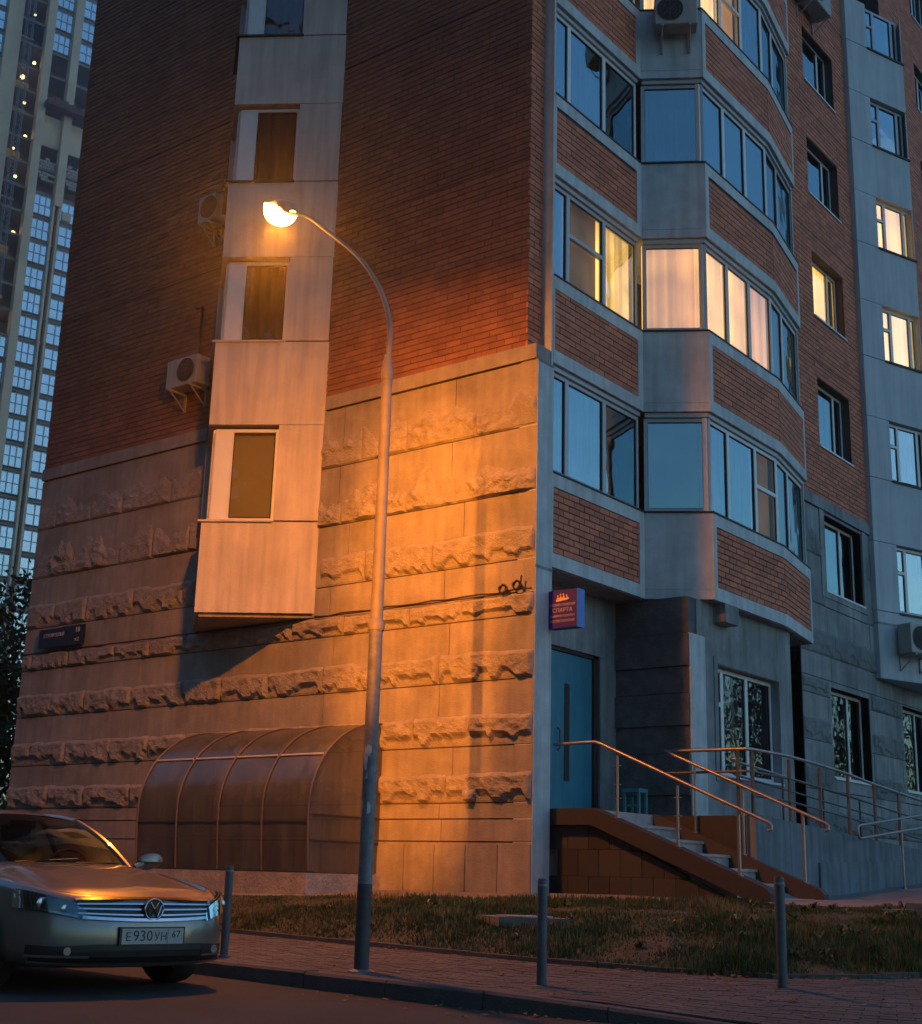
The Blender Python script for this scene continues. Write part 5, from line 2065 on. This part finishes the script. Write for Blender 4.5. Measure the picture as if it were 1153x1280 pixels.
# suspended platform with material on it
m = MB()
m.fbox(FT, -5.3, 3.0, .3, 2.0, 97.2, 98.0)
m.build('platform', mat('rusty_platform', (.17, .07, .05), .9, var=.3), tw)
m = MB()
for i in range(7):
    m.fbox(FT, -4.6 + i * .5, -4.25 + i * .5, .5, 1.2, 98.0, 98.6 + .4 * random.random())
m.build('material_stack', mat('red_pallet', (.30, .10, .08), .9), tw)
# block infill walls, half built
M_BLK = mat('block_wall', (.45, .36, .30), .9, var=.2, scale=2)
for (u0, u1) in ((-4.95, -2.5), (-1.25, 3.1)):
    for z0, z1 in ((87.2, 88.5), (88.9, 91.0)):
        for r_ in range(int((z1 - z0) / .42)):
            u = u0 + (.3 if r_ % 2 else 0)
            while u < u1 - .3:
                if random.random() < .8:
                    m = MB()
                    m.fbox(FT, u, min(u + .55, u1), -.2, -.02 + random.uniform(0, .05), z0 + r_ * .42, z0 + r_ * .42 + .38)
                    m.build('block', M_BLK, tw)
                u += .62
    m = MB()
    m.fbox(FT, u0, u1, -.3, -.1, 92.2, 96.6)
    m.build('infill_panel', M_TC, tw)

# ------------------------------------------------------------------ trees at the left edge
def tree(x, y, z, h, r_, label, seed):
    rg = random.Random(seed)
    t = thing('tree', label, 'tree', (x, y, z), 'trees left of the building')
    m = MB()
    pts = [(x + .15 * math.sin(i * .9), y + .12 * math.cos(i * 1.3), z + h * .75 * i / 6) for i in range(7)]
    m.tube(pts, [.22 * (1 - i / 8) for i in range(7)], 8)
    for k in range(7):
        i = rg.randint(2, 5)
        a = rg.uniform(0, 6.28)
        p = Vector(pts[i])
        m.tube([p, p + Vector((math.cos(a) * r_ * .4, math.sin(a) * r_ * .4, .6)), p + Vector((math.cos(a) * r_ * .8, math.sin(a) * r_ * .8, 1.3))], [.08, .05, .02], 5)
    m.build('trunk', M_BARK, t)
    m = MB()
    cl = []
    for k in range(46):
        a = rg.uniform(0, 6.28)
        q = rg.uniform(0, 1) ** .5
        zz = rg.uniform(.12, 1)
        rr = r_ * q * math.sin(min(1, zz * 1.05) ** .7 * 3.0) ** .6 if zz < .99 else 0
        cl.append((Vector((x + rr * math.cos(a), y + rr * math.sin(a), z + h * zz)), rg.uniform(.35, .8)))
    for c, s_ in cl:
        for k in range(120):
            d = Vector((rg.gauss(0, 1), rg.gauss(0, 1), rg.gauss(0, .8)))
            p = c + d * s_ * .55
            a = Vector((rg.gauss(0, 1), rg.gauss(0, 1), rg.gauss(0, 1))).normalized() * rg.uniform(.06, .12)
            b = a.cross(Vector((rg.gauss(0, 1), rg.gauss(0, 1), rg.gauss(0, 1)))).normalized() * .05
            m.poly([p - a, p + b, p + a, p - b])
    m.build('crown', M_LEAF, t)
tree(-21.6, 6.8, 0, 8.2, 2.7, 'dark leafy tree close behind the left edge of the building', 1)
tree(-27.5, 9.0, 0, 9.5, 3.2, 'dark leafy tree farther behind the left edge below the high rise', 2)
tree(-17.5, 3.6, 0, 5.2, 2.0, 'small dark tree low against the left edge of the building', 5)

# trees across the yard on the right, mirrored in the lower windows
rg = random.Random(11)
m = MB()
for k in range(32):
    x, y = 8 + k * 2.0 + rg.uniform(-1, 1), 37 + k * 1.1 + rg.uniform(-2, 2)
    h = rg.uniform(8.5, 13)
    m.tube([(x, y, 0), (x + .1, y, h * .6)], [.18, .08], 6)
    for j in range(520):
        a, q = rg.uniform(0, 6.28), rg.random() ** .5
        zz = rg.uniform(.15, 1)
        rr = 3.0 * q * math.sin(min(1, zz) ** .7 * 2.9) ** .6
        p = Vector((x + rr * math.cos(a), y + rr * math.sin(a), h * zz))
        b = Vector((rg.gauss(0, 1), rg.gauss(0, 1), rg.gauss(0, 1))).normalized() * rg.uniform(.14, .3)
        c = b.cross(Vector((rg.gauss(0, 1), rg.gauss(0, 1), rg.gauss(0, 1)))).normalized() * .16
        m.poly([p - b, p + c, p + b, p - c])
tr = kind(m.build('tree_row', M_LEAF), 'stuff')
tr['label'] = 'row of dark trees across the yard mirrored in the windows'

# the brick block on the other side of the street, mirrored in the panes and closing off the sky behind the viewer
ob = thing('opposite_block', 'brown brick block across the street mirrored in the balcony panes', 'apartment building', (-20, -50, 0))
m = MB()
m.box((-120, -62, 0), (22, -46, 47))
m.build('wall', M_BRICKA, ob)
wm = None
for r_ in range(11):
    for c in range(16):
        if wm is None:
            m = MB()
            m.box((-.8, -.02, 0), (.8, .08, 1.5))
            o = m.build('window', M_PVC, ob)
            wm = o.data
        else:
            o = bpy.data.objects.new('window', wm)
            COL.objects.link(o)
            o.parent = ob
        o.location = (-68 + c * 5.2 + 20, -46 + 50, 2 + r_ * 2.9)
wm.transform(Matrix.Translation(OFF[ob.name]))
# ------------------------------------------------------------------ haze added to make the lamp glow: one closed box of thin air
m = MB()
m.box((-310, -100, -1.6), (150, 250, 147))
air = bpy.data.materials.new('air')
air.use_nodes = True
n_ = air.node_tree
n_.nodes.remove(n_.nodes['Principled BSDF'])
v_ = n_.nodes.new('ShaderNodeVolumePrincipled')
v_.inputs['Density'].default_value = 0.0021
v_.inputs['Anisotropy'].default_value = 0.9
v_.inputs['Color'].default_value = (.9, .93, 1, 1)
n_.links.new(v_.outputs[0], n_.nodes['Material Output'].inputs['Volume'])
hz_o = kind(m.build('haze', air), 'stuff')
hz_o['label'] = 'thin haze added for the glow round the street lamp'
